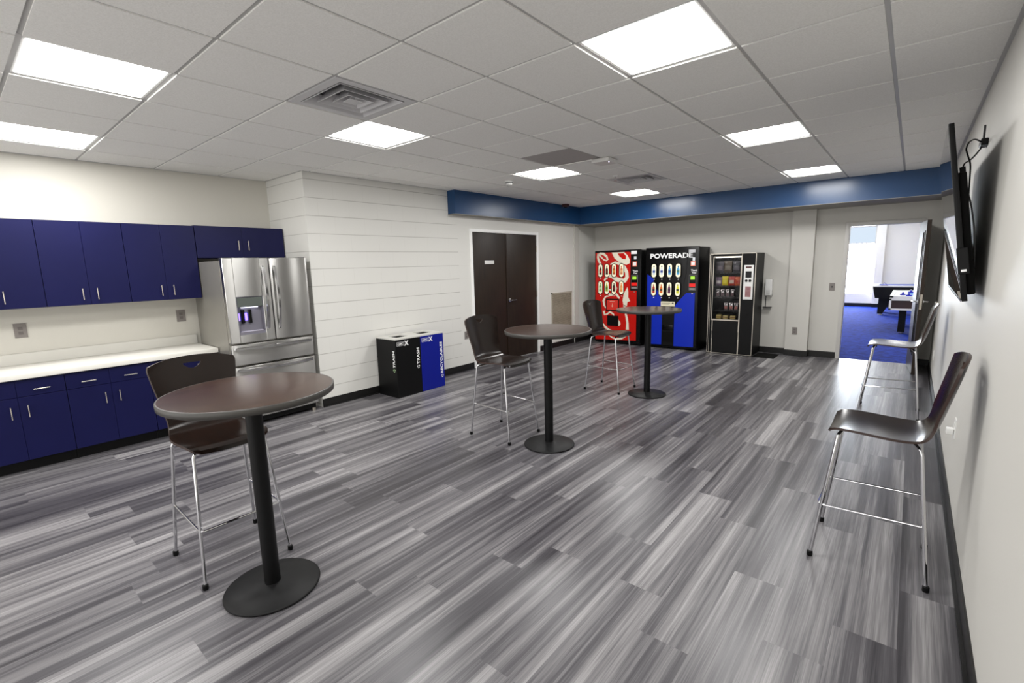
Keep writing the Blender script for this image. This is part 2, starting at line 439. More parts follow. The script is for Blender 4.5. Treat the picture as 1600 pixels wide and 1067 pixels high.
b = MB(); b.box(XR-.008, XR, YR, YE, 0, .1); b.box(XR-.022, XR, YR, YE, 0, .012)
struct(b.build('baseboard_right', M['rubber'], smooth=False))
b = MB()
for x0, x1, y in ((XB, .45, YE), (.442, .783, 6.82), (.775, OX0-.055, YE), (OX1+.055, XR, YE)):
    b.box(x0, x1, y-.008, y, 0, .1); b.box(x0, x1, y-.016, y, 0, .012)
b.box(XB+.03, XB+.038, 6.085, 6.245, 0, .1); b.box(.442, .45, 6.82, YE, 0, .1); b.box(.775, .783, 6.82, YE, 0, .1)
struct(b.build('baseboard_end', M['rubber'], smooth=False))
struct(MB().box(XK, XK+.008, YR, -2.3, 0, .1).build('baseboard_kitchen', M['rubber'], smooth=False))

# ---- double door in the left wall
def door_double():
    O = (XB, (D1[0]+D1[1])/2, 0); r = struct(thing('door_1', 'closed dark brown double door in white frame, left wall', 'door', O))
    f = MB(O); y0, y1, zt = D1
    f.box(XB-.12, XB+.018, y0, y0+.05, 0, zt, .004); f.box(XB-.12, XB+.018, y1-.05, y1, 0, zt, .004); f.box(XB-.12, XB+.018, y0+.05, y1-.05, zt-.05, zt, .004)
    f.build('door_frame', M['white_paint'], r)
    ys = 3.985
    for a, c in ((y0+.053, ys-.002), (ys+.002, y1-.053)):
        leaf = MB(O).box(XB-.05, XB-.004, a, c, .008, zt-.053, .002).build('door_leaf', M['door_wood'], r)
        side = a if a < ys-.1 and c < ys+.1 else c
        hx = MB(O)
        for z in (.28, 1.10, 1.90): hx.cyl((XB+.004, side, z-.055), (XB+.004, side, z+.055), .009, 10)
        hx.build('door_hinge', M['nickel'], leaf)
        if c > ys+.1:
            h = MB(O); h.cyl((XB-.004, 4.05, 1.03), (XB+.008, 4.05, 1.03), .032, 20)
            h.tube(rounded([(XB, 4.05, 1.03), (XB+.055, 4.05, 1.03), (XB+.055, 4.17, 1.03)], .02), .009, 10)
            h.build('door_handle', M['chrome'], leaf)
        else:
            MB(O).box(XB-.004, XB+.001, 3.45, 3.672, 1.652, 1.712, .001).build('door_sign', M['plate_white'], leaf)
            MB(O).box(XB-.004, XB+.004, ys-.012, ys+.016, .02, zt-.06).build('astragal', M['door_wood'], leaf)
door_double()
# ---- open doorway and its leaf in the end wall
def door_open():
    O = ((OX0+OX1)/2, YE, 0); r = struct(thing('door_2', 'open doorway with white steel frame and dark door with narrow glass', 'door', O))
    f = MB(O); w = .055
    for x0, x1 in ((OX0-w, OX0), (OX1, OX1+w)): f.box(x0, x1, YE-.018, YE+.138, 0, OZ+.06, .004)
    f.box(OX0, OX1, YE-.018, YE+.138, OZ, OZ+.06, .004)
    f.build('door_frame', M['frame_grey'], r)
    s = MB(O)
    for z in (.25, 1.0, 1.8): s.box(OX0-.002, OX0+.003, YE+.02, YE+.05, z-.06, z+.06)
    s.build('strike_plate', M['nickel'], r)
    # the leaf, swung into the room about the right-hand jamb
    hinge = Vector((OX1-.004, YE-.02, 0)); free = Vector((2.112, 6.165, 0)); d = (free-hinge); L = d.length; d.normalize()
    n = Vector((d.y, -d.x, 0))
    if n.x < 0: n = -n
    def P(a, t, z): return hinge + d*a + n*t + Vector((0, 0, z))
    def slab(mb, a0, a1, t0, t1, z0, z1):
        vs = [mb.bm.verts.new(P(a, t, z)) for z in (z0, z1) for t in (t0, t1) for a in (a0, a1)]
        for q in ((0, 2, 3, 1), (4, 5, 7, 6), (0, 1, 5, 4), (2, 6, 7, 3), (0, 4, 6, 2), (1, 3, 7, 5)): mb._face([vs[i] for i in q])
    lf = MB(O); ga, gb, gz0, gz1 = .50, .66, .28, 1.92; z1 = 2.075
    slab(lf, 0, ga, 0, .045, .008, z1); slab(lf, gb, L, 0, .045, .008, z1); slab(lf, ga, gb, 0, .045, .008, gz0); slab(lf, ga, gb, 0, .045, gz1, z1)
    leaf = lf.build('door_leaf', M['door_wood'], r, smooth=False)
    gl = MB(O)
    for a0, a1, c0, c1 in ((ga-.02, ga, gz0-.02, gz1+.02), (gb, gb+.02, gz0-.02, gz1+.02), (ga, gb, gz0-.02, gz0), (ga, gb, gz1, gz1+.02)):
        slab(gl, a0, a1, -.008, .053, c0, c1)
    gl.build('glass_frame', M['black'], leaf, smooth=False)
    gp = MB(O); slab(gp, ga, gb, .019, .025, gz0, gz1); gp.build('glass_pane', M['glass'], leaf, smooth=False)
    for sgn in (-1, 1):
        h = MB(O); t0 = 0 if sgn < 0 else .045
        h.cyl(P(L-.07, t0, 1.0), P(L-.07, t0+sgn*.012, 1.0), .03, 18)
        h.tube(rounded([P(L-.07, t0, 1.0), P(L-.07, t0+sgn*.055, 1.0), P(L-.19, t0+sgn*.055, 1.0)], .02), .009, 10)
        h.build('door_handle', M['chrome'], leaf)
    lp = MB(O); slab(lp, L-.001, L+.002, .01, .035, .9, 1.1); lp.build('latch_plate', M['nickel'], leaf)
door_open()

# ---- the game room beyond the doorway
GX0, GX1, GY0, GY1 = -1.6, 3.6, YE+.12, 17.0
b = MB(); b.quad((GX0, YE+.06, 0), (GX1, YE+.06, 0), (GX1, GY1, 0), (GX0, GY1, 0))
struct(b.build('floor_game_room', M['carpet'], smooth=False))
WX0, WX1, WZ0, WZ1 = -1.4, 1.06, .40, 2.57
b = MB(); b.box(GX0, WX0, GY1, GY1+.2, 0, ZT); b.box(WX1, GX1, GY1, GY1+.2, 0, ZT); b.box(WX0, WX1, GY1, GY1+.2, 0, WZ0); b.box(WX0, WX1, GY1, GY1+.2, WZ1, ZT)
b.box(1.09, 1.30, GY1-.12, GY1, 0, ZT)
struct(b.build('wall_game_room_far', M['game_wall'], smooth=False))
struct(MB().box(GX0-.12, GX0, GY0, GY1, 0, ZT).build('wall_game_room_left', M['game_wall'], smooth=False))
struct(MB().box(GX1, GX1+.12, GY0, GY1, 0, ZT).build('wall_game_room_right', M['game_wall'], smooth=False))
b = MB(); b.box(XR+.12, GX1, GY0-.12, GY0, 0, ZT); struct(b.build('wall_game_room_near', M['game_wall'], smooth=False))
b = MB(); b.box(GX0, GX1, GY0, GY1, H, H+.1); struct(b.build('ceiling_game_room', M['game_wall'], smooth=False))
b = MB(); b.box(GX0, GX1, GY1-.01, GY1, 0, .11); b.box(1.08, 1.31, GY1-.13, GY1-.12, 0, .11); struct(b.build('baseboard_game_room', M['rubber'], smooth=False))
def game_window():
    O = ((WX0+WX1)/2, GY1, WZ0); r = struct(thing('window_1', 'tall bright game room window with blue-tinted upper pane', 'window', O))
    f = MB(O); y0, y1 = GY1+.02, GY1+.10; w = .03
    for x in (WX0, -.60, .23, WX1-w): f.box(x, x+w, y0, y1, WZ0, WZ1)
    for z in (WZ0, 2.02, WZ1-w): f.box(WX0, WX1, y0, y1, z, z+w)
    f.build('window_frame', M['frame_grey'], r, smooth=False)
    MB(O).box(WX0, WX1, GY1+.06, GY1+.065, WZ0, 2.03).build('lower_pane', M['day'], r, smooth=False)
    MB(O).box(WX0, WX1, GY1+.06, GY1+.065, 2.03, WZ1).build('upper_pane', M['shade'], r, smooth=False)
game_window()
for k, (x, y) in enumerate(((-.3, 9.4), (2.3, 9.4), (-.3, 12.6), (2.3, 12.6))):  # unseen panels added to brighten the game room walls and carpet
    r = thing('ceiling_light', 'added ceiling light in the blue carpeted game room, out of sight above the doorway', 'ceiling light', (x, y, H), 0, 'added game room ceiling lights')
    MB((x, y, H)).box(x-.3, x+.3, y-.3, y+.3, H-.012, H).build('frame', M['trim_white'], r, smooth=False)
    MB((x, y, H)).quad((x-.28, y-.28, H-.013), (x-.28, y+.28, H-.013), (x+.28, y+.28, H-.013), (x+.28, y-.28, H-.013)).build('diffuser', M['panel'], r, smooth=False)

# ------------------------------------------------------------------ ceiling fittings
light_labels = {
 (-3, -3): 'lit square ceiling panel nearest the upper left corner of the photo',
 (-6, -3): 'lit ceiling panel close to the kitchen wall above the blue wall cabinets',
 (-3, 0): 'lit square ceiling panel right behind the large louvred air vent',
 (-3, 4): 'lit square ceiling panel beside the grey return air tile',
 (1, 0): 'largest lit square ceiling panel, nearest overhead at upper right',
 (1, 4): 'lit square ceiling panel second in the right-hand row towards the open doorway',
 (1, 8): 'lit ceiling panel next to the blue soffit, near the open doorway',
 (-3, 8): 'lit ceiling panel next to the blue soffit, above the vending machines',
 (1, -4): 'added unseen lit ceiling panel behind the viewer on the right-hand row',
 (-3, -7): 'added unseen lit ceiling panel far behind the viewer on the left-hand row'}
def ceiling_light(i, j):
    O = ((i+.5)*T, (j+.5)*T, H)
    r = thing('ceiling_light', light_labels[(i, j)], 'ceiling light', O, 0, 'square ceiling light panels')
    x0, x1, y0, y1 = i*T+.0125, (i+1)*T-.0125, j*T+.0125, (j+1)*T-.0125
    f = MB(O); w = .016
    f.box(x0, x0+w, y0, y1, H+.0085, H+.03, .002, 1); f.box(x1-w, x1, y0, y1, H+.0085, H+.03, .002, 1)
    f.box(x0+w, x1-w, y0, y0+w, H+.0085, H+.03, .002, 1); f.box(x0+w, x1-w, y1-w, y1, H+.0085, H+.03, .002, 1)
    f.box(x0, x1, y0, y1, H+.03, H+.09)
    f.build('frame', M['trim_white'], r, smooth=False)
    MB(O).quad((x0+w, y0+w, H+.006), (x0+w, y1-w, H+.006), (x1-w, y1-w, H+.006), (x1-w, y0+w, H+.006)).build('diffuser', M['panel'], r, smooth=False)
for ij in LIGHTS: ceiling_light(*ij)

def air_vent(i, j, label):
    O = ((i+.5)*T, (j+.5)*T, H); r = thing('air_vent', label, 'air vent', O, 0, 'louvred ceiling air vents')
    cx, cy = O[0], O[1]; h = T/2-.0125
    def sqring(mb, a, za, c, zc, th=.002):
        A = [mb.bm.verts.new((cx+sx*a, cy+sy*a, za)) for sx, sy in ((-1, -1), (1, -1), (1, 1), (-1, 1))]
        B = [mb.bm.verts.new((cx+sx*c, cy+sy*c, zc)) for sx, sy in ((-1, -1), (1, -1), (1, 1), (-1, 1))]
        for k in range(4): mb._face([A[k], A[(k+1) % 4], B[(k+1) % 4], B[k]])
    f = MB(O); sqring(f, h, H, h-.055, H); sqring(f, h, H, h, H+.03); sqring(f, h-.055, H, h-.06, H+.02)
    f.build('frame', M['vent_metal'], r, smooth=False)
    for a in (.235, .165, .095):
        l = MB(O); sqring(l, a, H-.004, a-.008, H-.004); sqring(l, a-.008, H-.004, a-.055, H+.055); sqring(l, a, H-.004, a-.047, H+.058)
        l.build('louvre', M['vent_metal'], r, smooth=False)
    MB(O).box(cx-.045, cx+.045, cy-.045, cy+.045, H-.003, H+.001).build('centre_plate', M['vent_metal'], r, smooth=False)
    MB(O).box(cx-h+.01, cx+h-.01, cy-h+.01, cy+h-.01, H+.065, H+.1).build('throat', M['vent_dark'], r, smooth=False)
air_vent(-2, -1, 'large square louvred air vent in the ceiling above the fridge and bins')
air_vent(-2, 6, 'small-looking louvred air vent far back near the blue soffit')

def access_point():
    O = (-.60, 2.50, H); r = thing('access_point', 'square beige wireless access point on the ceiling by the return tile', 'access point', O)
    MB(O).box(-.71, -.50, 2.40, 2.61, H-.045, H-.004, .012, 3).build('housing', M['trim_white'], r)
    MB(O).box(-.665, -.545, 2.445, 2.565, H-.006, H+.001).build('mount', M['dark_grey'], r)
    MB(O).cyl((-.53, 2.46, H-.047), (-.53, 2.46, H-.043), .006, 10).build('status_light', M['led_white'], r)
access_point()
def sprinkler():
    O = (-1.0, 3.50, H); r = thing('sprinkler_head', 'small chrome sprinkler head on the ceiling beside the far vent', 'sprinkler', O)
    x, y = O[:2]
    MB(O).lathe([(0, H-.012), (.03, H-.012), (.04, H), (0, H+.002)], (x, y), 20).build('escutcheon', M['plate_white'], r)
    m = MB(O); m.cyl((x, y, H-.01), (x, y, H-.03), .011, 12)
    for s in (-1, 1): m.tube([(x+s*.01, y, H-.028), (x+s*.016, y, H-.045), (x+s*.004, y, H-.062)], .003, 6)
    m.lathe([(0, H-.066), (.022, H-.064), (.022, H-.062), (0, H-.06)], (x, y), 16); m.build('nozzle', M['chrome'], r)
sprinkler()
def smoke_detector():
    O = (-2.16, 2.77, H); r = thing('smoke_detector', 'small round white smoke detector on the ceiling near the block wall', 'smoke detector', O)
    MB(O).lathe([(0, H-.05), (.035, H-.048), (.045, H-.036), (.05, H-.018), (.058, H-.012), (.058, H), (0, H+.001)], O[:2], 28).build('cover', M['plate_white'], r)
    MB(O).lathe([(.0475, H-.03), (.0495, H-.03), (.0515, H-.022), (.049, H-.022)], O[:2], 28).build('sensing_slot', M['black'], r)
smoke_detector()
def dome_camera():
    O = (-3.03, 5.43, H); r = thing('ceiling_sounder', 'small dark red sounder on the ceiling against the blue soffit', 'alarm sounder', O)
    MB(O).box(-3.08, -2.98, 5.38, 5.48, H-.05, H, .01, 2).build('housing', flat('dark_red_plastic', (70, 28, 28)), r)
    MB(O).lathe([(0, H-.066), (.02, H-.064), (.03, H-.056), (.032, H-.049), (0, H-.049)], O[:2], 20).build('lens', M['black_gloss'], r)
dome_camera()

# ------------------------------------------------------------------ kitchen
XU, XC, XBF = -3.85, -3.555, -3.59
def pull(r, parent, p0, p1, out, O, rad=.0042):
    m = MB(O); p0, p1 = Vector(p0), Vector(p1); out = Vector(out); d = (p1-p0).normalized()
    m.tube([p0+out, p1+out], rad, 8)
    for p in (p0+d*.012, p1-d*.012): m.cyl(p, p+out, rad*.85, 8)
    m.build('handle', M['nickel'], parent)
def wall_cabinet(y0, y1, z0, z1, label, hz):
    O = (XK, (y0+y1)/2, z0); r = thing('wall_cabinet', label, 'cabinet', O, 0, 'navy wall cabinets')
    MB(O).box(XK, XU-.02, y0+.001, y1-.001, z0, z1).build('carcass', M['navy_edge'], r, smooth=False)
    c = (y0+y1)/2
    for a, e, hy in ((y0+.002, c-.0008, c-.052), (c+.0008, y1-.002, c+.052)):
        d = MB(O).box(XU-.02, XU, a, e, z0+.002, z1-.002, .0015, 1).build('door', M['navy'], r)
        pull(r, d, (XU, hy, hz[0]), (XU, hy, hz[1]), (.028, 0, 0), O)
wall_cabinet(-2.24, -1.63, 1.363, 2.122, 'tall navy wall cabinet at the left edge, farthest from the fridge', (1.41, 1.515))
wall_cabinet(-1.63, -1.025, 1.363, 2.122, 'tall navy wall cabinet in the middle, above the left grey outlet', (1.41, 1.515))
wall_cabinet(-1.025, -.418, 1.363, 2.122, 'tall navy wall cabinet nearest the fridge', (1.41, 1.515))
wall_cabinet(-.414, .518, 1.785, 2.128, 'short wide navy cabinet mounted above the fridge', (1.868, 1.975))
def base_cabinet(y0, y1, label):
    O = (XK, (y0+y1)/2, 0); r = thing('base_cabinet', label, 'cabinet', O, 0, 'navy base cabinets')
    MB(O).box(XK, XBF-.02, y0+.001, y1-.001, .1, .797).build('carcass', M['navy_edge'], r, smooth=False)
    MB(O).box(XK, XBF-.075, y0+.001, y1-.001, 0, .1).build('toe_kick', M['black'], r, smooth=False)
    c = (y0+y1)/2
    for a, e in ((y0+.002, c-.0008), (c+.0008, y1-.002)):
        d = MB(O).box(XBF-.02, XBF, a, e, .648, .785, .0015, 1).build('drawer', M['navy'], r)
        m = (a+e)/2; pull(r, d, (XBF, m-.05, .702), (XBF, m+.05, .702), (.028, 0, 0), O)
    for a, e, hy in ((y0+.002, c-.0008, c-.051), (c+.0008, y1-.002, c+.051)):
        d = MB(O).box(XBF-.02, XBF, a, e, .104, .645, .0015, 1).build('door', M['navy'], r)
        pull(r, d, (XBF, hy, .474), (XBF, hy, .576), (.028, 0, 0), O)
base_cabinet(-2.235, -1.63, 'navy base cabinet at the left edge under the white counter')
base_cabinet(-1.63, -1.025, 'navy base cabinet in the middle under the white counter')
base_cabinet(-1.025, -.425, 'navy base cabinet next to the fridge, mostly hidden by the stool')
def counter():
    O = (XK, -1.33, .8); r = thing('countertop', 'long white countertop on the navy base cabinets', 'countertop', O)
    MB(O).box(XK, XC, -2.25, -.422, .798, .843, .004, 2).build('slab', M['counter'], r)
    MB(O).box(XK, XK+.02, -2.25, -.422, .843, .945, .002, 1).build('backsplash', M['splash'], r)
counter()

def fridge():
    y0, y1, xf = -.405, .458, -3.22; O = (-3.7, .03, 0)
    r = thing('refrigerator', 'stainless steel french door refrigerator in the corner of the kitchen', 'refrigerator', O)
    MB(O).box(-4.10, -3.295, y0-.005, y1+.005, .03, 1.742, .006, 2).build('body', M['fridge_side'], r)
    g = MB(O); g.box(-4.0, -3.27, y0+.02, y1-.02, .03, .09); g.build('toe_grille', M['black'], r)
    ys = .045
    def front(name, a, c, z0, z1, hole=None):
        m = MB(O); xb = -3.29
        if not hole: m.box(xb, xf, a, c, z0, z1, .012, 3)
        else:
            ha, hc, hz0, hz1 = hole
            m.box(xb, xf, a, ha, z0, z1, .004, 1); m.box(xb, xf, hc, c, z0, z1, .004, 1)
            m.box(xb, xf, ha, hc, z0, hz0, .0); m.box(xb, xf, ha, hc, hz1, z1, .0)
        n = 14
        for k in range(1, n):
            bmesh.ops.bisect_plane(m.bm, geom=m.bm.verts[:]+m.bm.edges[:]+m.bm.faces[:], plane_co=(0, a+(c-a)*k/n, 0), plane_no=(0, 1, 0))
        for v in m.bm.verts:
            if v.co.x > xb+.03: v.co.x += .014*(1-((v.co.y-(a+c)/2)/((c-a)/2))**2) - .007
        return m.build(name, M['steel'], r)
    dl = front('door', y0, ys-.004, .905, 1.768, (-.315, -.055, .985, 1.378))
    dr = front('door', ys+.004, y1, .905, 1.768)
    w1 = front('drawer', y0, y1, .672, .888); w2 = front('drawer', y0, y1, .095, .655)
    # water and ice dispenser in the left door
    d = MB(O); a, c, z0, z1 = -.315, -.055, .985, 1.378
    d.box(-3.285, -3.275, a, c, z0, z1); d.box(-3.285, -3.224, a, a+.006, z0, z1); d.box(-3.285, -3.224, c-.006, c, z0, z1); d.box(-3.285, -3.222, a, c, z0, z0+.03); d.box(-3.285, -3.222, a, c, z1-.008, z1)
    dp = d.build('dispenser_recess', flat('dispenser_grey', (112, 110, 120), .35), dl, smooth=False)
    MB(O).box(-3.274, -3.226, a+.006, c-.006, 1.27, z1-.008, .004, 1).build('control_panel', flat('dispenser_panel', (86, 92, 88), .2), dp)
    for y in (-.255, -.185): MB(O).box(-3.272, -3.25, y-.017, y+.017, 1.10, 1.245, .005, 1).build('paddle', M['black_gloss'], dp)
    for y in (-.293, -.22): MB(O).box(-3.274, -3.269, y-.012, y+.012, 1.13, 1.205).build('blue_lamp', M['led_blue'], dp)
    MB(O).box(-3.274, -3.23, a+.02, c-.02, z0+.03, z0+.036).build('drip_tray', flat('drip_tray', (190, 186, 200), .25), dp)
    MB(O).box(-3.268, -3.24, a+.05, c-.05, 1.262, 1.268).build('lamp_strip', M['led_white'], dp)
    def bar(parent, p0, p1, bow):
        m = MB(O); p0, p1 = Vector(p0), Vector(p1); n = 14; P = []
        for i in range(n+1):
            t = i/n; P.append(p0.lerp(p1, t) + Vector((bow*(1-(2*t-1)**2) + .012, 0, 0)))
        # flat bowed bar
        along = (p1-p0).normalized(); side = along.cross(Vector((1, 0, 0))).normalized(); rows = []
        for q in P:
            rows.append([m.bm.verts.new(q + side*sx + Vector((ox, 0, 0))) for sx, ox in ((-.016, .0), (-.012, .012), (.012, .012), (.016, .0), (.010, -.008), (-.010, -.008))])
        for u, v in zip(rows, rows[1:]):
            for k in range(6): m._face([u[k], u[(k+1) % 6], v[(k+1) % 6], v[k]])
        m._face(rows[0][::-1]); m._face(rows[-1])
        for p in (p0, p1): m.box(xf-.002, p.x+.014, p.y-.012, p.y+.012, p.z-.012, p.z+.012, .003, 1)
        m.build('handle', M['handle'], parent)
    bar(dl, (xf, -.030, 1.03), (xf, -.030, 1.675), .045); bar(dr, (xf, .088, 1.03), (xf, .088, 1.675), .045)
    bar(w1, (xf, -.375, .845), (xf, .42, .845), .04); bar(w2, (xf, -.375, .622), (xf, .42, .622), .04)
    MB(O).box(xf-.001, xf+.0015, .285, .325, 1.672, 1.680).build('badge', flat('brass_badge', (190, 160, 90), .3), dr)
    for y in (y0+.05, y1-.05): MB(O).box(-3.36, -3.235, y-.035, y+.035, 1.742, 1.772, .006, 2).build('hinge_cover', M['dark_grey'], r)
    for y in (y0+.05, y1-.05): MB(O).cyl((-3.27, y, 0), (-3.27, y, .035), .022, 14).build('foot', M['nickel'], r)
    for y in (y0+.05, y1-.05): MB(O).cyl((-4.03, y, 0), (-4.03, y, .035), .022, 14).build('foot', M['nickel'], r)
fridge()

# ------------------------------------------------------------------ wall plates
def outlet(name, label, c, n, m='plate_grey', w=.075, h=.12, kind='outlet', group='grey wall plates'):
    """c centre on the wall, n outward normal"""
    n = Vector(n); u = Vector((-n.y, n.x, 0)); O = Vector(c); r = thing(name, label, kind, O, 0, group)
    def bx(mb, du, dz, a, z, t0, t1):
        vs = [mb.bm.verts.new(O + u*(du+sx*a) + Vector((0, 0, dz+sz*z)) + n*t) for t in (t0, t1) for sz in (-1, 1) for sx in (-1, 1)]
        for q in ((0, 2, 3, 1), (4, 5, 7, 6), (0, 1, 5, 4), (2, 6, 7, 3), (0, 4, 6, 2), (1, 3, 7, 5)): mb._face([vs[i] for i in q])
    p = MB(O); bx(p, 0, 0, w/2, h/2, 0, .006); p.build('cover_plate', M[m], r, smooth=False)
    if kind == 'outlet':
        for dz in (-.021, .021):
            q = MB(O); bx(q, 0, dz, .016, .014, .006, .009); q.build('socket', M['plate_dark'] if m == 'plate_grey' else M['trim_white'], r, smooth=False)
    else:
        q = MB(O); bx(q, 0, 0, .006, .013, .006, .016); q.build('toggle', M['dark_grey'], r, smooth=False)
    return r
outlet('wall_outlet', 'grey outlet on the kitchen wall left, under the middle navy cabinet', (XK, -1.80, 1.15), (1, 0, 0), w=.085, h=.13)
outlet('wall_outlet', 'grey outlet on the kitchen wall close to the fridge', (XK, -.545, 1.165), (1, 0, 0), w=.085, h=.13)
outlet('wall_outlet', 'grey outlet on the block wall behind the middle stool', (XB, 2.97, .56), (1, 0, 0))
outlet('wall_outlet', 'grey outlet low on the pilaster beside the snack machine', (.585, 6.82, .425), (0, -1, 0))
outlet('light_switch', 'grey light switch plate beside the open doorway', (1.045, YE, 1.155), (0, -1, 0), kind='light switch')
outlet('wall_outlet', 'white outlet low on the right wall under the far stool', (XR, 5.78, .36), (-1, 0, 0), m='plate_white')
o = outlet('wall_outlet', 'white outlet with a plug on the right wall behind the near stool', (XR, 1.90, .505), (-1, 0, 0), m='plate_white', w=.08, h=.125)
O = Vector((XR, 1.90, .505)); MB(O).box(XR-.045, XR-.009, 1.875, 1.925, .462, .502, .006, 2).build('plug', M['plate_white'], o)
def wall_bumper():
    O = (XR, 6.30, .98); r = thing('wall_bumper', 'small round door bumper on the right wall behind the open door', 'door bumper', O)
    MB(O).cyl((XR, 6.30, .98), (XR-.02, 6.30, .98), .028, 18).build('base', M['nickel'], r)
    MB(O).cyl((XR-.02, 6.30, .98), (XR-.032, 6.30, .98), .02, 18).build('rubber_pad', M['plate_white'], r)
wall_bumper()
def return_grille():
    O = (XB, 5.64, .3); r = thing('return_grille', 'beige louvred return grille low on the wall right of the double door', 'air grille', O)
    m = MB(O); y0, y1, z0, z1 = 5.285, 6.0, .30, 1.075
    m.box(XB, XB+.012, y0, y0+.025, z0, z1); m.box(XB, XB+.012, y1-.025, y1, z0, z1); m.box(XB, XB+.012, y0, y1, z0, z0+.025); m.box(XB, XB+.012, y0, y1, z1-.025, z1)
    m.build('frame', M['trim_white'] if False else flat('grille_frame', (176, 170, 156)), r, smooth=False)
    l = MB(O); z = z0+.03
    while z < z1-.035:
        l.quad((XB+.010, y0+.02, z), (XB+.010, y1-.02, z), (XB+.002, y1-.02, z+.018), (XB+.002, y0+.02, z+.018)); z += .019
    l.box(XB, XB+.001, y0+.02, y1-.02, z0+.02, z1-.02)
    l.build('louvres', M['grille'] if 'grille' in M else grille_material(), r, smooth=False)
return_grille()

# ------------------------------------------------------------------ trash and recycling bins
def bin_(y0, y1, body, label, word, letters_side):
    x0, x1, z = -3.24, -2.84, .755; O = ((x0+x1)/2, (y0+y1)/2, 0)
    r = thing('waste_bin', label, 'waste bin', O, 0, 'waste bins against the block wall')
    L = Vector(O)
    MB(O).box(x0, x1, y0, y1, .0, z-.016, .003, 1).build('body', body, r)
    m = MB(O); cx, cy = (x0+x1)/2, (y0+y1)/2; h = .095
    z0 = z-.016
    m.box(x0, cx-h, y0, y1, z0, z); m.box(cx+h, x1, y0, y1, z0, z); m.box(cx-h, cx+h, y0, cy-h, z0, z); m.box(cx-h, cx+h, cy+h, y1, z0, z)
    m.build('lid', M['bin_lid'], r, smooth=False)
    MB(O).box(cx-h, cx+h, cy-h, cy+h, z0, z0+.003).build('opening', M['black_matt'], r, smooth=False)
    xf = x1+.0012
    # logo top left of the front: outlined box, small letters, bold X
    lo = MB(O); t = .003; a, c, b0, b1 = y0+.022, y0+.135, z-.093, z-.045
    for q in ((a, c, b0, b0+t), (a, c, b1-t, b1), (a, a+t, b0, b1), (c-t, c, b0, b1)): lo.box(x1, xf, *q)
    lo.build('logo_box', M['print_white'], r, smooth=False)
    text_obj('logo_lettering', 'GMC', .036, M['print_white'], r, Vector((xf, y0+.034, z-.081))-L, (0, 1, 0), (0, 0, 1), bold=.0005, fit=.088)
    text_obj('logo_letter', 'X', .08, M['print_white'], r, Vector((xf, y0+.142, z-.096))-L, (0, 1, 0), (0, 0, 1), bold=.003)
    size = .056
    def icon(mb, f, u0, v0):
        for k in range(3):
            a0 = 2*PI*k/3+.25; P = [(u0+.017*math.cos(a0+i*.36), v0+.017*math.sin(a0+i*.36)) for i in range(5)]
            mb.strip(P, [.010, .010, .009, .014, .001], f, .001)
    if word == 'TRASH':
        text_obj('lettering', word, size, M['print_white'], r, Vector((xf, y1-.028, .385))-L, (0, 0, 1), (0, -1, 0), bold=.0012, fit=.215)
        ic = MB(O); icon(ic, lambda u, v, d: (x1+d, v, u), .352, y1-.05); ic.build('icon', M['print_white'], r, smooth=False)
        text_obj('lettering', word, size, M['print_white'], r, Vector((x1-.028, y0-.0012, .385))-L, (0, 0, 1), (-1, 0, 0), bold=.0012, fit=.215)
        ic = MB(O); icon(ic, lambda u, v, d: (v, y0-d, u), .352, x1-.05); ic.build('icon', flat('pale_green_print', (190, 225, 170)), r, smooth=False)
    else:
        text_obj('lettering', word, size, M['print_white'], r, Vector((xf, y1-.030, .185))-L, (0, 0, 1), (0, -1, 0), bold=.0012, fit=.44)
        ic = MB(O); icon(ic, lambda u, v, d: (x1+d, v, u), .152, y1-.045); ic.build('icon', M['print_white'], r, smooth=False)
    return r
bin_(1.30, 1.695, M['bin_black'], 'black trash bin with grey lid against the block wall', 'TRASH', True)
bin_(1.697, 2.092, M['bin_blue'], 'blue recyclables bin with grey lid against the block wall', 'RECYCLABLES', False)

# ------------------------------------------------------------------ bar tables
def bar_table(x, y, label, first=None):
    g = 'round bar-height pedestal tables'
    if first: return dup(first, (x, y, 0), 0, label, g)
    r = thing('bar_table', label, 'table', (x, y, 0), 0, g); R = .381; zt = 1.062
    MB().lathe([(0, zt-.030), (R-.004, zt-.030), (R-.004, zt-.0005), (R-.010, zt), (0, zt)], n=96).build('table_top', M['top_wood'], r, angle=.4)
    top = kids(r)[-1]
    MB().lathe([(R-.004, zt-.032), (R, zt-.029), (R+.001, zt-.003), (R-.002, zt), (R-.007, zt), (R-.006, zt-.001), (R-.006, zt-.032), (R-.004, zt-.032)], n=96).build('edge_band', M['top_edge'], top, angle=.9)
    MB().lathe([(0, .014), (.0385, .014), (.0385, zt-.045), (0, zt-.045)], n=32).build('column', M['pole'], r)
    MB().lathe([(0, 0), (.218, 0), (.228, .004), (.229, .010), (.222, .015), (.10, .024), (.055, .030), (.0388, .034), (0, .034)], n=72).build('base', M['iron'], r, angle=1.2)
    m = MB(); m.box(-.24, .24, -.03, .03, zt-.047, zt-.030); m.box(-.03, .03, -.24, .24, zt-.047, zt-.030); m.build('top_bracket', M['pole'], r, smooth=False)
    return r
T1 = bar_table(-.425, -1.315, 'nearest round brown bar table, in front of the fridge')
bar_table(-.415, 1.16, 'middle round brown bar table of the row, in front of the double door', T1)
bar_table(-.405, 3.24, 'farthest round brown bar table, in front of the vending machines', T1)

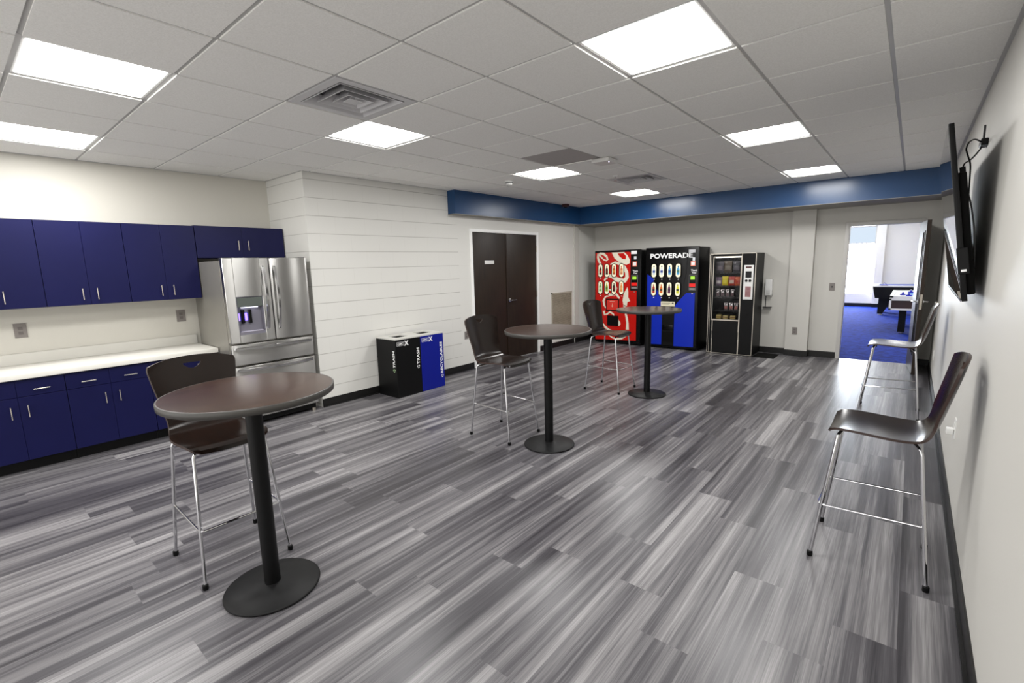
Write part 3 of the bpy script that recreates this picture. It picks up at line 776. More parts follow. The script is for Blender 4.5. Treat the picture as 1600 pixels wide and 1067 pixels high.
# ------------------------------------------------------------------ bar stools
def make_stool(label, loc, rz, group):
    r = thing('bar_stool', label, 'bar stool', loc, rz, group)
    prof = [(.214, .700, .150), (.210, .716, .178), (.190, .731, .192), (.14, .737, .201), (.07, .735, .206), (0, .730, .207), (-.07, .726, .205), (-.13, .727, .198),
            (-.175, .737, .188), (-.204, .762, .180), (-.222, .800, .178), (-.240, .860, .186), (-.256, .930, .198), (-.274, 1.01, .212), (-.291, 1.09, .224), (-.303, 1.152, .230)]
    P = [Vector(p) for p in prof]; dist = [0]
    for a, c in zip(P, P[1:]): dist.append(dist[-1] + (Vector((a.x, a.y))-Vector((c.x, c.y))).length)
    Ltot = dist[-1]
    def at(s):
        s = max(0, min(Ltot, s))
        i = max(k for k in range(len(dist)) if dist[k] <= s+1e-9); i = min(i, len(P)-2)
        t = (s-dist[i])/(dist[i+1]-dist[i]); p0, p1, p2, p3 = P[max(i-1, 0)], P[i], P[i+1], P[min(i+2, len(P)-1)]
        return .5*((2*p1) + (-p0+p2)*t + (2*p0-5*p1+4*p2-p3)*t*t + (-p0+3*p1-3*p2+p3)*t**3)
    bend = dist[9]
    sT, sB = Ltot-.045, Ltot-.045-.006                   # slot: straight top, curved bottom
    rows = [Ltot*i/34 for i in range(34) if Ltot*i/34 < sB-.045] + [sB-.03, sB, sT, Ltot-.03, Ltot-.012, Ltot]
    kB = rows.index(sB)
    vcols = sorted(set([-1, -.97, -.9, -.8, -.65, -.5, -.35] + [k*.2/5 for k in range(-5, 6)] + [.35, .5, .65, .8, .9, .97, 1]))
    def pt(s, v, k):
        ss = s
        back = max(0., min(1., (s-bend)/(Ltot-bend)))
        if s > bend: ss = s - .038*(v*v)*back**3
        if k in (kB, kB-1) and abs(v) < .201: ss = s - (.026 if k == kB else .014)*(1-(v/.2)**2)
        p = at(ss); hw = p.z
        if s > Ltot-.03: hw -= .010*((s-(Ltot-.03))/.03)**2
        blend = max(0., min(1., (s-dist[7])/(dist[11]-dist[7])))
        x = p.x + blend*.030*v*v; z = p.y + (1-blend)*.010*v*v
        return Vector((x, v*hw, z))
    grid = [[pt(s, v, k) for v in vcols] for k, s in enumerate(rows)]
    nr, nc = len(rows), len(vcols)
    def nrm(i, j):
        a = grid[min(i+1, nr-1)][j]-grid[max(i-1, 0)][j]; c = grid[i][min(j+1, nc-1)]-grid[i][max(j-1, 0)]
        n = a.cross(c).normalized(); return n
    th = .0125; bm = bmesh.new()
    A = [[bm.verts.new(grid[i][j]) for j in range(nc)] for i in range(nr)]
    sgn = 1 if nrm(5, nc//2).z < 0 else -1
    B = [[bm.verts.new(grid[i][j] + nrm(i, j)*th*sgn) for j in range(nc)] for i in range(nr)]
    hole = {(kB, j) for j in range(nc-1) if abs((vcols[j]+vcols[j+1])/2) < .2}
    cells = [(i, j) for i in range(nr-1) for j in range(nc-1) if (i, j) not in hole]; cs = set(cells)
    for i, j in cells:
        bm.faces.new([A[i][j], A[i][j+1], A[i+1][j+1], A[i+1][j]]); bm.faces.new([B[i][j], B[i+1][j], B[i+1][j+1], B[i][j+1]])
    for i, j in cells:
        for (di, dj), (a, c) in {(-1, 0): ((i, j), (i, j+1)), (1, 0): ((i+1, j+1), (i+1, j)), (0, -1): ((i+1, j), (i, j)), (0, 1): ((i, j+1), (i+1, j+1))}.items():
            if (i+di, j+dj) not in cs:
                f = bm.faces.new([A[a[0]][a[1]], B[a[0]][a[1]], B[c[0]][c[1]], A[c[0]][c[1]]]); f.material_index = 1
    m = MB(); m.bm.free(); m.bm = bm
    m.build('seat_shell', [M['wenge'], M['wenge_edge']], r, angle=.7)
    tr = .0092
    for sy in (-1, 1):
        l = MB(); l.tube(rounded([(.243, .222*sy, .012), (.165, .176*sy, .702), (.150, .13*sy, .716), (.150, 0, .716)], .03), tr, 12)
        o = l.build('leg', M['chrome'], r)
        MB().lathe([(0, 0), (.013, 0), (.015, .006), (.0145, .026), (.0105, .030), (0, .030)], (.2435, .2223*sy), 16).build('rubber_foot', M['black'], o)
        l = MB(); l.tube(rounded([(-.243, .222*sy, .012), (-.172, .180*sy, .690), (-.145, .14*sy, .708), (-.135, 0, .708)], .035), tr, 12)
        o = l.build('leg', M['chrome'], r)
        MB().lathe([(0, 0), (.013, 0), (.015, .006), (.0145, .026), (.0105, .030), (0, .030)], (-.2435, .2223*sy), 16).build('rubber_foot', M['black'], o)
    f = MB(); z = .305
    f.tube(rounded([(-.212, .203*-1, z+.012), (.224, -.206, z), (.224, .206, z), (-.212, .203, z+.012)], .03), .006, 10)
    f.build('footrest', M['chrome'], r)
    m = MB()
    for x, y in ((.150, .09), (.150, -.09), (-.135, .09), (-.135, -.09)): m.box(x-.016, x+.016, y-.02, y+.02, .704, .728, .003, 1)
    m.build('seat_clip', M['black'], r)
    return r
SG = 'dark wood bar stools with chrome legs'
S1 = make_stool('dark wood bar stool behind the nearest bar table, in front of the fridge', (-.925, -1.325, 0), 0, SG)
dup(S1, (-.935, 1.145, 0), 0, 'dark wood bar stool at the middle bar table, in front of the double door')
dup(S1, (-.915, 3.235, 0), 0, 'dark wood bar stool at the farthest bar table, in front of the red vending machine')
dup(S1, (1.945, .886, 0), PI, 'large near dark wood bar stool standing alone with its back to the right wall')
dup(S1, (1.930, 3.975, 0), PI, 'far dark wood bar stool against the right wall, near the open doorway')

# ------------------------------------------------------------------ vending machines
YF = 6.37
def front_map(u, v, d): return (u, YF-d, v)
def oval(cx, cz, w, h, n=10):
    r = w/2; P = []
    for k in range(n+1): P.append((cx + r*math.cos(PI*k/n), cz+h/2-r + r*math.sin(PI*k/n)))
    for k in range(n+1): P.append((cx - r*math.cos(PI*k/n), cz-h/2+r - r*math.sin(PI*k/n)))
    return P
def select_button(O, r, cx, cz, w, h, bc, cap):
    b = MB(O); b.prism(oval(cx, cz, w, h), lambda u, v, d: front_map(u, v, d+.012), .004)
    bt = b.build('selection_button', M['lens'], r, smooth=False)
    rim = MB(O); P = oval(cx, cz, w+.012, h+.012); rim.strip(P, .014, lambda u, v, d: front_map(u, v, d+.012), .0055, True)
    rim.build('button_rim', M['black_gloss'], bt, smooth=False)
    k = MB(O); s = h/.24; f = lambda u, v, d: front_map(u, v, d+.016)
    bw = .024*s
    body = [(cx-bw, cz-.075*s), (cx+bw, cz-.075*s), (cx+bw, cz+.02*s), (cx+.4*bw, cz+.055*s), (cx+.4*bw, cz+.075*s), (cx-.4*bw, cz+.075*s), (cx-.4*bw, cz+.055*s), (cx-bw, cz+.02*s)]
    k.prism(body, f, .001); k.mi = 1; k.prism([(cx-bw, cz-.035*s), (cx+bw, cz-.035*s), (cx+bw, cz+.005*s), (cx-bw, cz+.005*s)], f, .0015)
    k.mi = 2; k.prism([(cx-.42*bw, cz+.068*s), (cx+.42*bw, cz+.068*s), (cx+.42*bw, cz+.085*s), (cx-.42*bw, cz+.085*s)], f, .0015)
    k.build('bottle_picture', [flat('bottle_%d_%d_%d' % bc[0], bc[0]), flat('bottle_%d_%d_%d' % bc[1], bc[1]), flat('bottle_%d_%d_%d' % cap, cap)], bt, smooth=False)
    l = MB(O); l.cyl(front_map(cx+.005, cz-h/2-.035, .0), front_map(cx+.005, cz-h/2-.035, .018), .009, 12); l.build('button_lamp', M['print_white'], bt)
def pay_panel(O, r, x0, x1, z0, z1):
    L = Vector(O); w = x1-x0
    p = MB(O); p.box(x0, x1, YF-.022, YF-.0, z0, z1, .004, 1); pp = p.build('payment_panel', flat('panel_grey', (92, 92, 92), .35), r)
    MB(O).box(x0+.010, x1-.010, YF-.024, YF-.02, z0+.05, z1-.012).build('panel_face', M['black_gloss'], pp, smooth=False)
    MB(O).box(x0+.03, x1-.026, YF-.026, YF-.02, z1-.085, z1-.025).build('display', M['lcd'], pp, smooth=False)
    MB(O).box(x0+.012, x1-.012, YF-.030, YF-.02, z0+.065, z0+.125, .003, 1).build('card_reader', M['red_led'], pp)
    MB(O).box(x0+.02, x1-.02, YF-.027, YF-.02, z0+.012, z0+.045).build('coin_slot', flat('coin_grey', (140, 138, 136)), pp, smooth=False)
    text_obj('lettering', 'Thank', .042, M['print_white'], r, Vector((x0+.03, YF-.0125, z1+.066))-L, (1, 0, 0), (0, 0, 1), bold=.0012)
    text_obj('lettering', 'You!', .042, M['print_white'], r, Vector((x0+.045, YF-.0125, z1+.024))-L, (1, 0, 0), (0, 0, 1), bold=.0012)
    m = MB(O); m.cyl((x0+w*.5, YF, z0-.055), (x0+w*.5, YF-.02, z0-.055), .012, 14); m.build('lock', M['nickel'], r)
def sticker(O, r, x0, x1, z0, z1, m): MB(O).box(x0, x1, YF-.013, YF-.0, z0, z1).build('sticker', m, r, smooth=False)
def drink_cabinet(O, r, x0, x1, zt):
    MB(O).box(x0, x1, YF+.03, YE-.01, .02, zt-.01, .008, 2).build('cabinet', M['black'], r)
    MB(O).box(x0, x1, YF-.0, YF+.028, .05, zt, .012, 3).build('door', M['black_gloss'], r)
    m = MB(O)
    for x in (x0+.06, x1-.06):
        for y in (YF+.08, YE-.08): m.cyl((x, y, 0), (x, y, .03), .025, 12)
    m.build('feet', M['black'], r)
def red_machine():
    x0, x1, zt = -2.955, -1.955, 1.862; O = ((x0+x1)/2, YF+.28, 0)
    r = thing('vending_machine', 'red drinks vending machine with white script swirls, leftmost by the corner', 'vending machine', O, 0, 'vending machines on the end wall')
    drink_cabinet(O, r, x0, x1, zt)
    p = MB(O); fm = front_map
    out = [(-2.93, .07), (-2.035, .10), (-2.035, 1.08), (-2.17, 1.08), (-2.17, 1.42), (-2.165, 1.80), (-2.20, 1.822), (-2.93, 1.822)]
    p.prism(out, fm, .010); p.mi = 1
    f = lambda u, v, d: fm(u, v, .0105)
    g = lambda u, v, d: fm(u, v, .0115)
    def fill(pts, ff=f): p._face([p.bm.verts.new(ff(u, v, 0)) for u, v in pts])
    p.strip([(-2.86, 1.79), (-2.83, 1.81), (-2.75, 1.80), (-2.68, 1.745), (-2.66, 1.69), (-2.69, 1.665), (-2.75, 1.69), (-2.80, 1.735)], [.035, .04, .05, .045, .04, .03, .025, .03], f, 0, True)
    p.strip([(-2.875, 1.81), (-2.878, 1.735), (-2.85, 1.65), (-2.79, 1.57)], [.03, .045, .05, .03], f, 0)
    fill([(-2.57, 1.82), (-2.509, 1.705), (-2.392, 1.619), (-2.254, 1.574), (-2.185, 1.604), (-2.186, 1.676), (-2.234, 1.759), (-2.303, 1.82)])
    p.strip([(-2.60, 1.59), (-2.50, 1.625), (-2.40, 1.60), (-2.30, 1.53), (-2.245, 1.43), (-2.235, 1.34), (-2.28, 1.275), (-2.36, 1.27), (-2.47, 1.30), (-2.56, 1.36), (-2.66, 1.37), (-2.73, 1.27)], [.02, .04, .06, .075, .07, .075, .085, .09, .09, .07, .07, .03], f, 0)
    fill([(-2.30, 1.02), (-2.225, 1.15), (-2.205, 1.05), (-2.205, .95), (-2.165, .876), (-2.22, .85), (-2.231, .775), (-2.30, .772), (-2.325, .88)])
    p.strip([(-2.285, .79), (-2.268, .67), (-2.235, .56), (-2.215, .44), (-2.215, .31)], [.05, .03, .045, .05, .065], f, 0)
    p.strip([(-2.50, 1.24), (-2.47, 1.12), (-2.50, 1.02), (-2.58, .985), (-2.66, 1.02), (-2.64, 1.10), (-2.56, 1.08), (-2.44, .98), (-2.39, .92)], [.03, .05, .06, .05, .03, .025, .03, .05, .03], f, 0)
    p.strip([(-2.60, .97), (-2.70, .95), (-2.745, .87), (-2.73, .78), (-2.69, .72)], [.02, .03, .045, .04, .02], f, 0)
    p.strip([(-2.74, .66), (-2.72, .585), (-2.66, .60), (-2.60, .645), (-2.53, .61), (-2.50, .56)], [.05, .035, .03, .04, .035, .02], f, 0)
    fill([(-2.41, .50), (-2.37, .45), (-2.365, .40), (-2.40, .365), (-2.42, .40)])
    p.strip([(-2.75, .40), (-2.70, .33), (-2.62, .28), (-2.53, .265)], [.02, .045, .04, .01], f, 0)
    p.strip([(-2.62, .17), (-2.54, .125), (-2.44, .108), (-2.34, .125), (-2.235, .18)], [.015, .03, .045, .04, .015], f, 0)
    p.mi = 0
    fill([(-2.441, 1.80), (-2.405, 1.744), (-2.335, 1.69), (-2.267, 1.678), (-2.262, 1.74), (-2.31, 1.80)], g)
    p.build('front_panel', [M['red'], M['swirl']], r, smooth=False)
    cols = [((60, 24, 18), (200, 40, 30), (220, 220, 220)), ((50, 20, 16), (120, 40, 30), (200, 40, 30)), ((190, 90, 40), (220, 150, 60), (220, 60, 30)), ((215, 130, 90), (230, 170, 120), (220, 90, 50)),
            ((120, 190, 110), (200, 225, 180), (60, 140, 60)), ((150, 180, 40), (70, 130, 40), (220, 220, 60)), ((30, 14, 12), (120, 20, 20), (30, 14, 12)), ((240, 150, 70), (245, 180, 110), (240, 130, 50))]
    for k in range(8):
        cx = (-2.816, -2.672, -2.513, -2.352)[k % 4]; cz = 1.47 if k < 4 else 1.132; c = cols[k]
        select_button(O, r, cx, cz, .088, .255, (c[0], c[1]), c[2])
    m = MB(O); m.box(-2.688, -2.398, YF-.020, YF-.008, .665, .912, .003, 1); fr = m.build('notice_frame', M['black'], r)
    MB(O).box(-2.668, -2.418, YF-.022, YF-.02, .690, .888).build('notice', flat('notice_red', (225, 52, 40), .3), fr, smooth=False)
    m = MB(O); m.box(-2.60, -2.49, YF-.0225, YF-.022, .855, .862); m.box(-2.546, -2.540, YF-.0225, YF-.022, .745, .82); m.box(-2.565, -2.521, YF-.0225, YF-.022, .765, .771); m.build('notice_mark', M['swirl'], fr, smooth=False)
    m = MB(O); m.box(-2.655, -2.41, YF-.022, YF-.004, .367, .575, .004, 1); m.build('delivery_door', M['black_matt'], r)
    pay_panel(O, r, -2.147, -2.008, 1.108, 1.377)
    sticker(O, r, -2.155, -2.039, 1.776, 1.836, M['print_white']); sticker(O, r, -2.095, -2.048, 1.675, 1.733, flat('sticker_pale', (220, 222, 228)))
    sticker(O, r, -2.122, -2.038, 1.542, 1.632, flat('sticker_coral', (240, 120, 90))); MB(O).box(-2.112, -2.048, YF-.0145, YF-.013, 1.560, 1.620).build('sticker_paper', M['print_white'], r, smooth=False)
red_machine()
def sports_machine():
    x0, x1, zt = -1.865, -.875, 1.875; O = ((x0+x1)/2, YF+.28, 0); L = Vector(O)
    r = thing('vending_machine', 'black and blue sports drink vending machine with POWERADE lettering, middle of three', 'vending machine', O, 0, 'vending machines on the end wall')
    drink_cabinet(O, r, x0, x1, zt)
    p = MB(O)
    p.prism([(-1.82, 1.39), (-1.70, 1.305), (-1.68, 1.16), (-1.545, 1.00), (-1.545, .80), (-1.515, .66), (-1.508, .075), (-1.82, .065)], front_map, .010)
    p.prism([(-1.285, .065), (-.925, .075), (-.925, 1.055), (-1.075, 1.053), (-1.25, .86), (-1.283, .80)], front_map, .010)
    p.build('front_panel', M['pblue'], r, smooth=False)
    text_obj('lettering', 'POWERADE', .118, M['print_white'], r, Vector((-1.775, YF-.004, 1.682))-L, (1, 0, 0), (0, 0, 1), bold=.0035, fit=.79)
    cols = [((205, 215, 225), (60, 90, 160), (40, 50, 60)), ((215, 222, 230), (60, 80, 150), (40, 50, 60)), ((80, 160, 215), (40, 80, 140), (40, 50, 70)), ((70, 155, 210), (60, 120, 110), (30, 50, 70)),
            ((175, 50, 20), (60, 20, 16), (150, 30, 20)), ((220, 105, 20), (90, 50, 20), (190, 60, 20)), ((100, 50, 85), (60, 30, 60), (50, 20, 50)), ((215, 215, 40), (60, 70, 30), (60, 70, 20))]
    for k in range(8):
        cx = (-1.690, -1.542, -1.392, -1.234)[k % 4]; cz = 1.455 if k < 4 else 1.117; c = cols[k]
        select_button(O, r, cx, cz, .088, .245, (c[0], c[1]), c[2])
    m = MB(O); m.box(-1.518, -1.284, YF-.016, YF-.0, .07, .655, .004, 1); ch = m.build('delivery_chute', M['black'], r)
    MB(O).box(-1.50, -1.30, YF-.028, YF-.016, .36, .46, .006, 2).build('delivery_flap', M['black_gloss'], ch)
    MB(O).box(-1.50, -1.30, YF-.020, YF-.016, .13, .33).build('delivery_recess', M['black_matt'], ch, smooth=False)
    m = MB(O); m.box(-1.543, -1.28, YF-.014, YF, .803, .888, .001, 1); n = m.build('notice', flat('cream_notice', (232, 226, 196)), r)
    m = MB(O); m.box(-1.525, -1.36, YF-.0145, YF-.014, .858, .864); m.box(-1.525, -1.39, YF-.0145, YF-.014, .838, .843); m.box(-1.335, -1.30, YF-.0145, YF-.014, .852, .870); m.build('notice_mark', M['dark_grey'], n, smooth=False)
    MB(O).tube([(-1.10, YF-.006, 1.84), (-1.085, YF-.006, 1.55), (-1.10, YF-.006, 1.36), (-1.135, YF-.006, 1.24), (-1.125, YF-.006, 1.10)], .005, 8).build('cable', M['dark_grey'], r)
    pay_panel(O, r, -1.035, -.904, 1.098, 1.376)
    sticker(O, r, -1.055, -.94, 1.765, 1.818, flat('sticker_grey', (190, 190, 194))); sticker(O, r, -.982, -.941, 1.622, 1.680, flat('sticker_pale', (220, 222, 228)))
    sticker(O, r, -1.013, -.933, 1.528, 1.613, flat('sticker_coral', (240, 120, 90))); MB(O).box(-1.005, -.941, YF-.0145, YF-.013, 1.545, 1.605).build('sticker_paper', M['print_white'], r, smooth=False)
sports_machine()
def snack_machine():
    x0, x1, zt = -.688, .045, 1.728; O = ((x0+x1)/2, YF+.28, 0)
    r = thing('vending_machine', 'black snack vending machine with glass front and chrome edging, rightmost of three', 'vending machine', O, 0, 'vending machines on the end wall')
    gx0, gx1, gz0, gz1 = -.617, -.178, .60, 1.672; yb = YE-.02
    m = MB(O)
    m.box(x0, gx0-.012, YF+.012, yb, .03, zt); m.box(gx1+.012, x1, YF+.012, yb, .03, zt); m.box(gx0-.012, gx1+.012, YF+.012, yb, gz1+.012, zt)
    m.box(gx0-.012, gx1+.012, YF+.012, yb, .03, gz0-.012); m.box(gx0-.012, gx1+.012, YF+.40, yb, gz0-.012, gz1+.012)
    m.build('cabinet', M['black'], r, smooth=False)
    t = MB(O); w = .007
    def fr(a, c, e, g, w): 
        t.box(a, c, YF-.004, YF+.012, e, e+w); t.box(a, c, YF-.004, YF+.012, g-w, g); t.box(a, a+w, YF-.004, YF+.012, e, g); t.box(c-w, c, YF-.004, YF+.012, e, g)
    fr(x0, x1, .012, zt, .008); t.box(-.172, -.166, YF-.004, YF+.012, .02, zt); t.box(-.66, -.655, YF-.003, YF+.012, .02, zt)
    t.build('chrome_trim', M['nickel'], r, smooth=False)
    m = MB(O)
    m.box(x0+.008, -.66, YF, YF+.012, .02, zt-.008); m.box(-.166, x1-.008, YF, YF+.012, .02, zt-.008); m.box(-.655, -.172, YF, YF+.012, gz1+.012, zt-.008); m.box(-.655, gx0-.012, YF, YF+.012, .02, gz1+.012); m.box(gx1+.004, -.172, YF, YF+.012, .02, gz1+.012)
    m.box(gx0-.012, gx1+.004, YF, YF+.012, .02, gz0-.012)
    m.build('door', M['black'], r, smooth=False)
    t = MB(O); w = .014
    t.box(gx0-.012, gx1+.004, YF-.008, YF+.012, gz0-.012, gz0+w-.004, .002, 1); t.box(gx0-.012, gx1+.004, YF-.008, YF+.012, gz1, gz1+.012, .002, 1)
    t.box(gx0-.012, gx0, YF-.008, YF+.012, gz0, gz1, .002, 1); t.box(gx1-.006, gx1+.004, YF-.008, YF+.012, gz0, gz1, .002, 1)
    t.build('window_frame', M['nickel'], r)
    MB(O).box(gx0, gx1-.006, YF+.002, YF+.006, gz0+.008, gz1).build('glass_pane', M['glass_dim'], r, smooth=False)
    for z in (1.40, 1.182, .975, .752, .605):
        s = MB(O); s.box(gx0-.008, gx1, YF+.07, YF+.38, z-.012, z)
        for k in range(9): s.box(gx0+.01+k*.05, gx0+.03+k*.05, YF+.062, YF+.07, z-.012, z+.004)
        s.build('shelf', M['dark_grey'], r, smooth=False)
    MB(O).box(gx0+.01, gx1-.01, YF+.03, YF+.045, gz1-.012, gz1+.0).build('interior_lamp', emission('machine_lamp', (1, .97, .9), 2.2), r, smooth=False)
    d = MB(O); d.box(-.602, -.185, YF-.006, YF, .04, .575, .003, 1); dl = d.build('delivery_door', M['black_gloss'], r)
    t = MB(O)
    for x in (-.615, -.184):
        t.box(x, x+.013, YF-.007, YF+.0, .40, .585); t.box(x, x+.013, YF-.007, YF+.0, .02, .27)
        xx = x+.004; t.box(xx, xx+.005, YF-.006, YF, .27, .40)
    t.build('chrome_edge', M['nickel'], dl, smooth=False)
    k = MB(O); k.box(-.132, .016, YF-.018, YF, .96, 1.53, .012, 3); kp = k.build('control_panel', M['plate_white'], r)
    MB(O).box(-.103, -.016, YF-.020, YF-.016, 1.480, 1.508).build('display', flat('maroon_display', (70, 14, 14), .2), kp, smooth=False)
    MB(O).box(-.105, -.012, YF-.022, YF-.016, 1.322, 1.428, .004, 1).build('note_acceptor', M['black_gloss'], kp)
    for x in (-.087, -.031): MB(O).cyl((x, YF-.016, 1.273), (x, YF-.024, 1.273), .021, 18).build('coin_button', M['black'], kp)
    m = MB(O); m.box(-.098, -.012, YF-.0195, YF-.016, 1.005, 1.182)
    m.mi = 1
    for i in range(4):
        for j in range(8): m.box(-.094+i*.021, -.078+i*.021, YF-.022, YF-.019, 1.010+j*.0212, 1.025+j*.0212)
    m.build('keypad', [flat('keypad_pale', (190, 170, 170)), flat('keypad_maroon', (120, 30, 40))], kp, smooth=False)
    m = MB(O); m.cyl((-.07, YF, .70), (-.07, YF-.012, .70), .016, 16); m.build('lock', M['black'], r)
    m = MB(O)
    for x in (x0+.05, x1-.05):
        for y in (YF+.06, YE-.08): m.cyl((x, y, 0), (x, y, .03), .02, 12)
    m.build('feet', M['black'], r)
snack_machine()
def pillow_bag(name, x, z0, w, h, c, c2, label, group, y=YF+.10, tilt=0.):
    r_ = thing(name, label, 'snack', (x, y, z0), 0, group); b = MB(); n = 8; rows = []
    for j in range(n+1):
        t = j/n; row = []
        for i in range(n+1):
            s = i/n; bul = .026*(math.sin(PI*min(1, max(0, s)))**.6)*(math.sin(PI*t)**.5) if 0 < s < 1 and 0 < t < 1 else 0
            row.append((s, t, bul))
        rows.append(row)
    F = [[b.bm.verts.new(((s-.5)*w*(1+.03*math.sin(t*9)), -bl + tilt*t + .004*math.sin(s*17+t*11), t*h)) for s, t, bl in row] for row in rows]
    K = [[b.bm.verts.new(((s-.5)*w, bl + tilt*t + .0005, t*h)) for s, t, bl in row] for row in rows]
    for G, k in ((F, 0), (K, 1)):
        for j in range(n):
            for i in range(n):
                b.mi = 1 if (2 <= j <= 4 and 1 <= i <= 6) else 0
                b._face([G[j][i], G[j][i+1], G[j+1][i+1], G[j+1][i]])
    b.build('wrapper', [c, c2], r_)
    se = MB(); se.box(-w/2, w/2, tilt-.001, tilt+.002, h-.012, h+.006); se.build('top_seal', c, r_, smooth=False)
    return r_
silver = mat('silver_foil', (196, 190, 190), rough=.25, metal=.8); 
bags = [(-.545, 1.402, .12, .19, (70, 66, 74), (110, 100, 108), 'dark grey crisp bag, leftmost on the top shelf of the snack machine'),
        (-.415, 1.402, .125, .20, (84, 72, 60), (120, 112, 100), 'brownish crisp bag in the middle of the top shelf of the snack machine'),
        (-.275, 1.402, .125, .19, (60, 58, 66), (96, 92, 100), 'dark grey crisp bag, rightmost on the top shelf of the snack machine'),
        (-.555, 1.184, .098, .14, (120, 100, 122), (215, 205, 205), 'purple and white snack bag on the second shelf of the snack machine'),
        (-.452, 1.184, .098, .155, (225, 205, 30), (235, 220, 60), 'yellow snack bag on the second shelf of the snack machine'),
        (-.345, 1.184, .098, .15, (190, 70, 60), (225, 205, 190), 'red and white snack bag on the second shelf of the snack machine'),
        (-.240, 1.184, .098, .145, (215, 95, 40), (200, 60, 40), 'orange snack bag at the right end of the second shelf of the snack machine')]
for x, z, w, h, c, c2, lab in bags:
    pillow_bag('snack_bag', x, z, w, h, flat('foil_%d_%d_%d' % c, c, .3), flat('foil_%d_%d_%d' % c2, c2, .3), lab, 'snack bags in the snack machine')
place = ['leftmost', 'second', 'third', 'rightmost']
for k, x in enumerate((-.565, -.485, -.405, -.325)):
    pillow_bag('snack_pouch', x, .977, .058, .135, silver, flat('pouch_mauve', (120, 96, 100), .3), 'silver pouch on the snack machine middle shelf, %s of four' % place[k], 'silver pouches on the middle shelf')
for k, x in enumerate((-.42, -.335, -.255)):
    pillow_bag('snack_pouch', x, .754, .062, .13, silver, flat('pouch_pink', (200, 130, 120), .3), 'silver and pink pouch on the snack machine fourth shelf, %s' % ('leftmost of three', 'middle of three', 'rightmost of three')[k], 'silver pouches on the lower shelf')
for k, (x, c) in enumerate(((-.535, (196, 176, 96)), (-.425, (214, 196, 130)), (-.305, (206, 184, 110)))):
    r_ = thing('pastry_pack', 'yellow pastry pack on the bottom shelf of the snack machine, %s' % ('leftmost', 'middle one', 'rightmost')[k], 'snack', (x, YF+.13, .607), 0, 'pastry packs on the bottom shelf')
    m = flat('pastry_%d' % k, c)
    MB().box(-.042, .042, -.04, .04, 0, .062+.01*(k == 0), .012, 2).build('wrapper', m, r_)
    MB().box(-.043, .043, -.041, -.034, .02, .04).build('label_strip', flat('pastry_label', (150, 110, 60)), r_, smooth=False)

def sanitizer():
    O = (.148, YE, 1.0)
    r = thing('sanitizer_dispenser', 'white hand sanitizer dispenser with drip tray on the wall beside the snack machine', 'sanitizer dispenser', O)
    MB(O).box(.092, .205, YE-.10, YE, 1.0, 1.28, .02, 3).build('housing', M['plate_white'], r)
    MB(O).box(.12, .178, YE-.106, YE-.09, 1.03, 1.10, .006, 2).build('nozzle_cover', flat('pale_grey', (200, 200, 198)), r)
    MB(O).box(.095, .105, YE-.006, YE, .80, 1.005).build('tray_bracket', M['dark_grey'], r, smooth=False)
    MB(O).box(.07, .20, YE-.11, YE, .795, .803, .002, 1).build('drip_tray', M['black'], r)
sanitizer()
tag(MB((.22, 6.6, 0)).box(.055, .385, 6.37, 6.80, 0, .008, .003, 1).build('floor_mat', M['black_matt']), 'thin black mat on the floor at the right side of the snack machine', 'floor mat')
bpy.data.objects['floor_mat'].location = (.22, 6.6, 0)

# ------------------------------------------------------------------ television
def television():
    O = Vector((2.166, 2.08, 1.835)); r = thing('television', 'large black flat television tilted down on its bracket, right wall', 'television', O)
    r.rotation_euler = (0, math.radians(-8.3), math.radians(-.6))
    w, h = 1.65, .93
    MB().box(0, .024, -w/2, w/2, -h/2, h/2, .003, 2).build('bezel', M['black'], r)
    MB().box(-.0012, .002, -w/2+.010, w/2-.010, -h/2+.014, h/2-.010).build('screen', M['screen'], r, smooth=False)
    MB().box(-.0035, .001, -w/2, w/2, -h/2-.001, -h/2+.006).build('lower_trim', M['chrome'], r, smooth=False)
    MB().box(.022, .060, -w/2+.05, w/2-.05, -h/2+.03, h/2-.25, .012, 3).build('back_cover', M['black_matt'], r)
    cb = MB().box(-.006, .040, -w/2-.008, -w/2+.03, -h/2+.145, -h/2+.285, .003, 1).build('control_module', M['black'], r)
    MB().box(.006, .028, -w/2-.0095, -w/2-.007, -h/2+.158, -h/2+.170).build('sticker', M['print_white'], cb, smooth=False)
    m = MB()
    for y in (-.25, .25): m.box(.058, .084, y-.02, y+.02, -.25, .30)
    m.build('bracket', M['black'], r, smooth=False)
    MB().tube(bez((.062, -w/2+.12, .1), (.075, -w/2+.06, 0), (.075, -w/2+.05, -.15), (.062, -w/2+.11, -.3), 12), .004, 8).build('cable', M['dark_grey'], r)
television()
def media_box():
    O = (XR, 2.20, 2.33); r = thing('antenna_box', 'small black cable box with short antenna on the wall above the television', 'cable box', O)
    MB(O).box(XR-.035, XR, 2.13, 2.27, 2.305, 2.345, .004, 1).build('housing', M['black'], r)
    MB(O).tube([(XR-.018, 2.22, 2.34), (XR-.018, 2.23, 2.44)], .006, 8).build('antenna', M['dark_grey'], r)
    for n in (0, 1):
        c = [[(XR-.03, 2.15, 2.325), (2.24, 2.02, 2.33), (2.21, 1.93, 2.30), (2.20, 1.92, 2.26), (2.22, 2.0, 2.22), (2.24, 2.1, 2.19), (2.25, 2.1, 1.95)],
             [(XR-.02, 2.24, 2.31), (2.26, 2.16, 2.25), (2.23, 2.05, 2.205), (2.20, 1.95, 2.18), (2.19, 1.90, 2.10), (2.215, 1.9, 2.0)]][n]
        MB(O).tube(rounded(c, .06, 6), .0045, 8).build('cable', M['black'], r)
media_box()

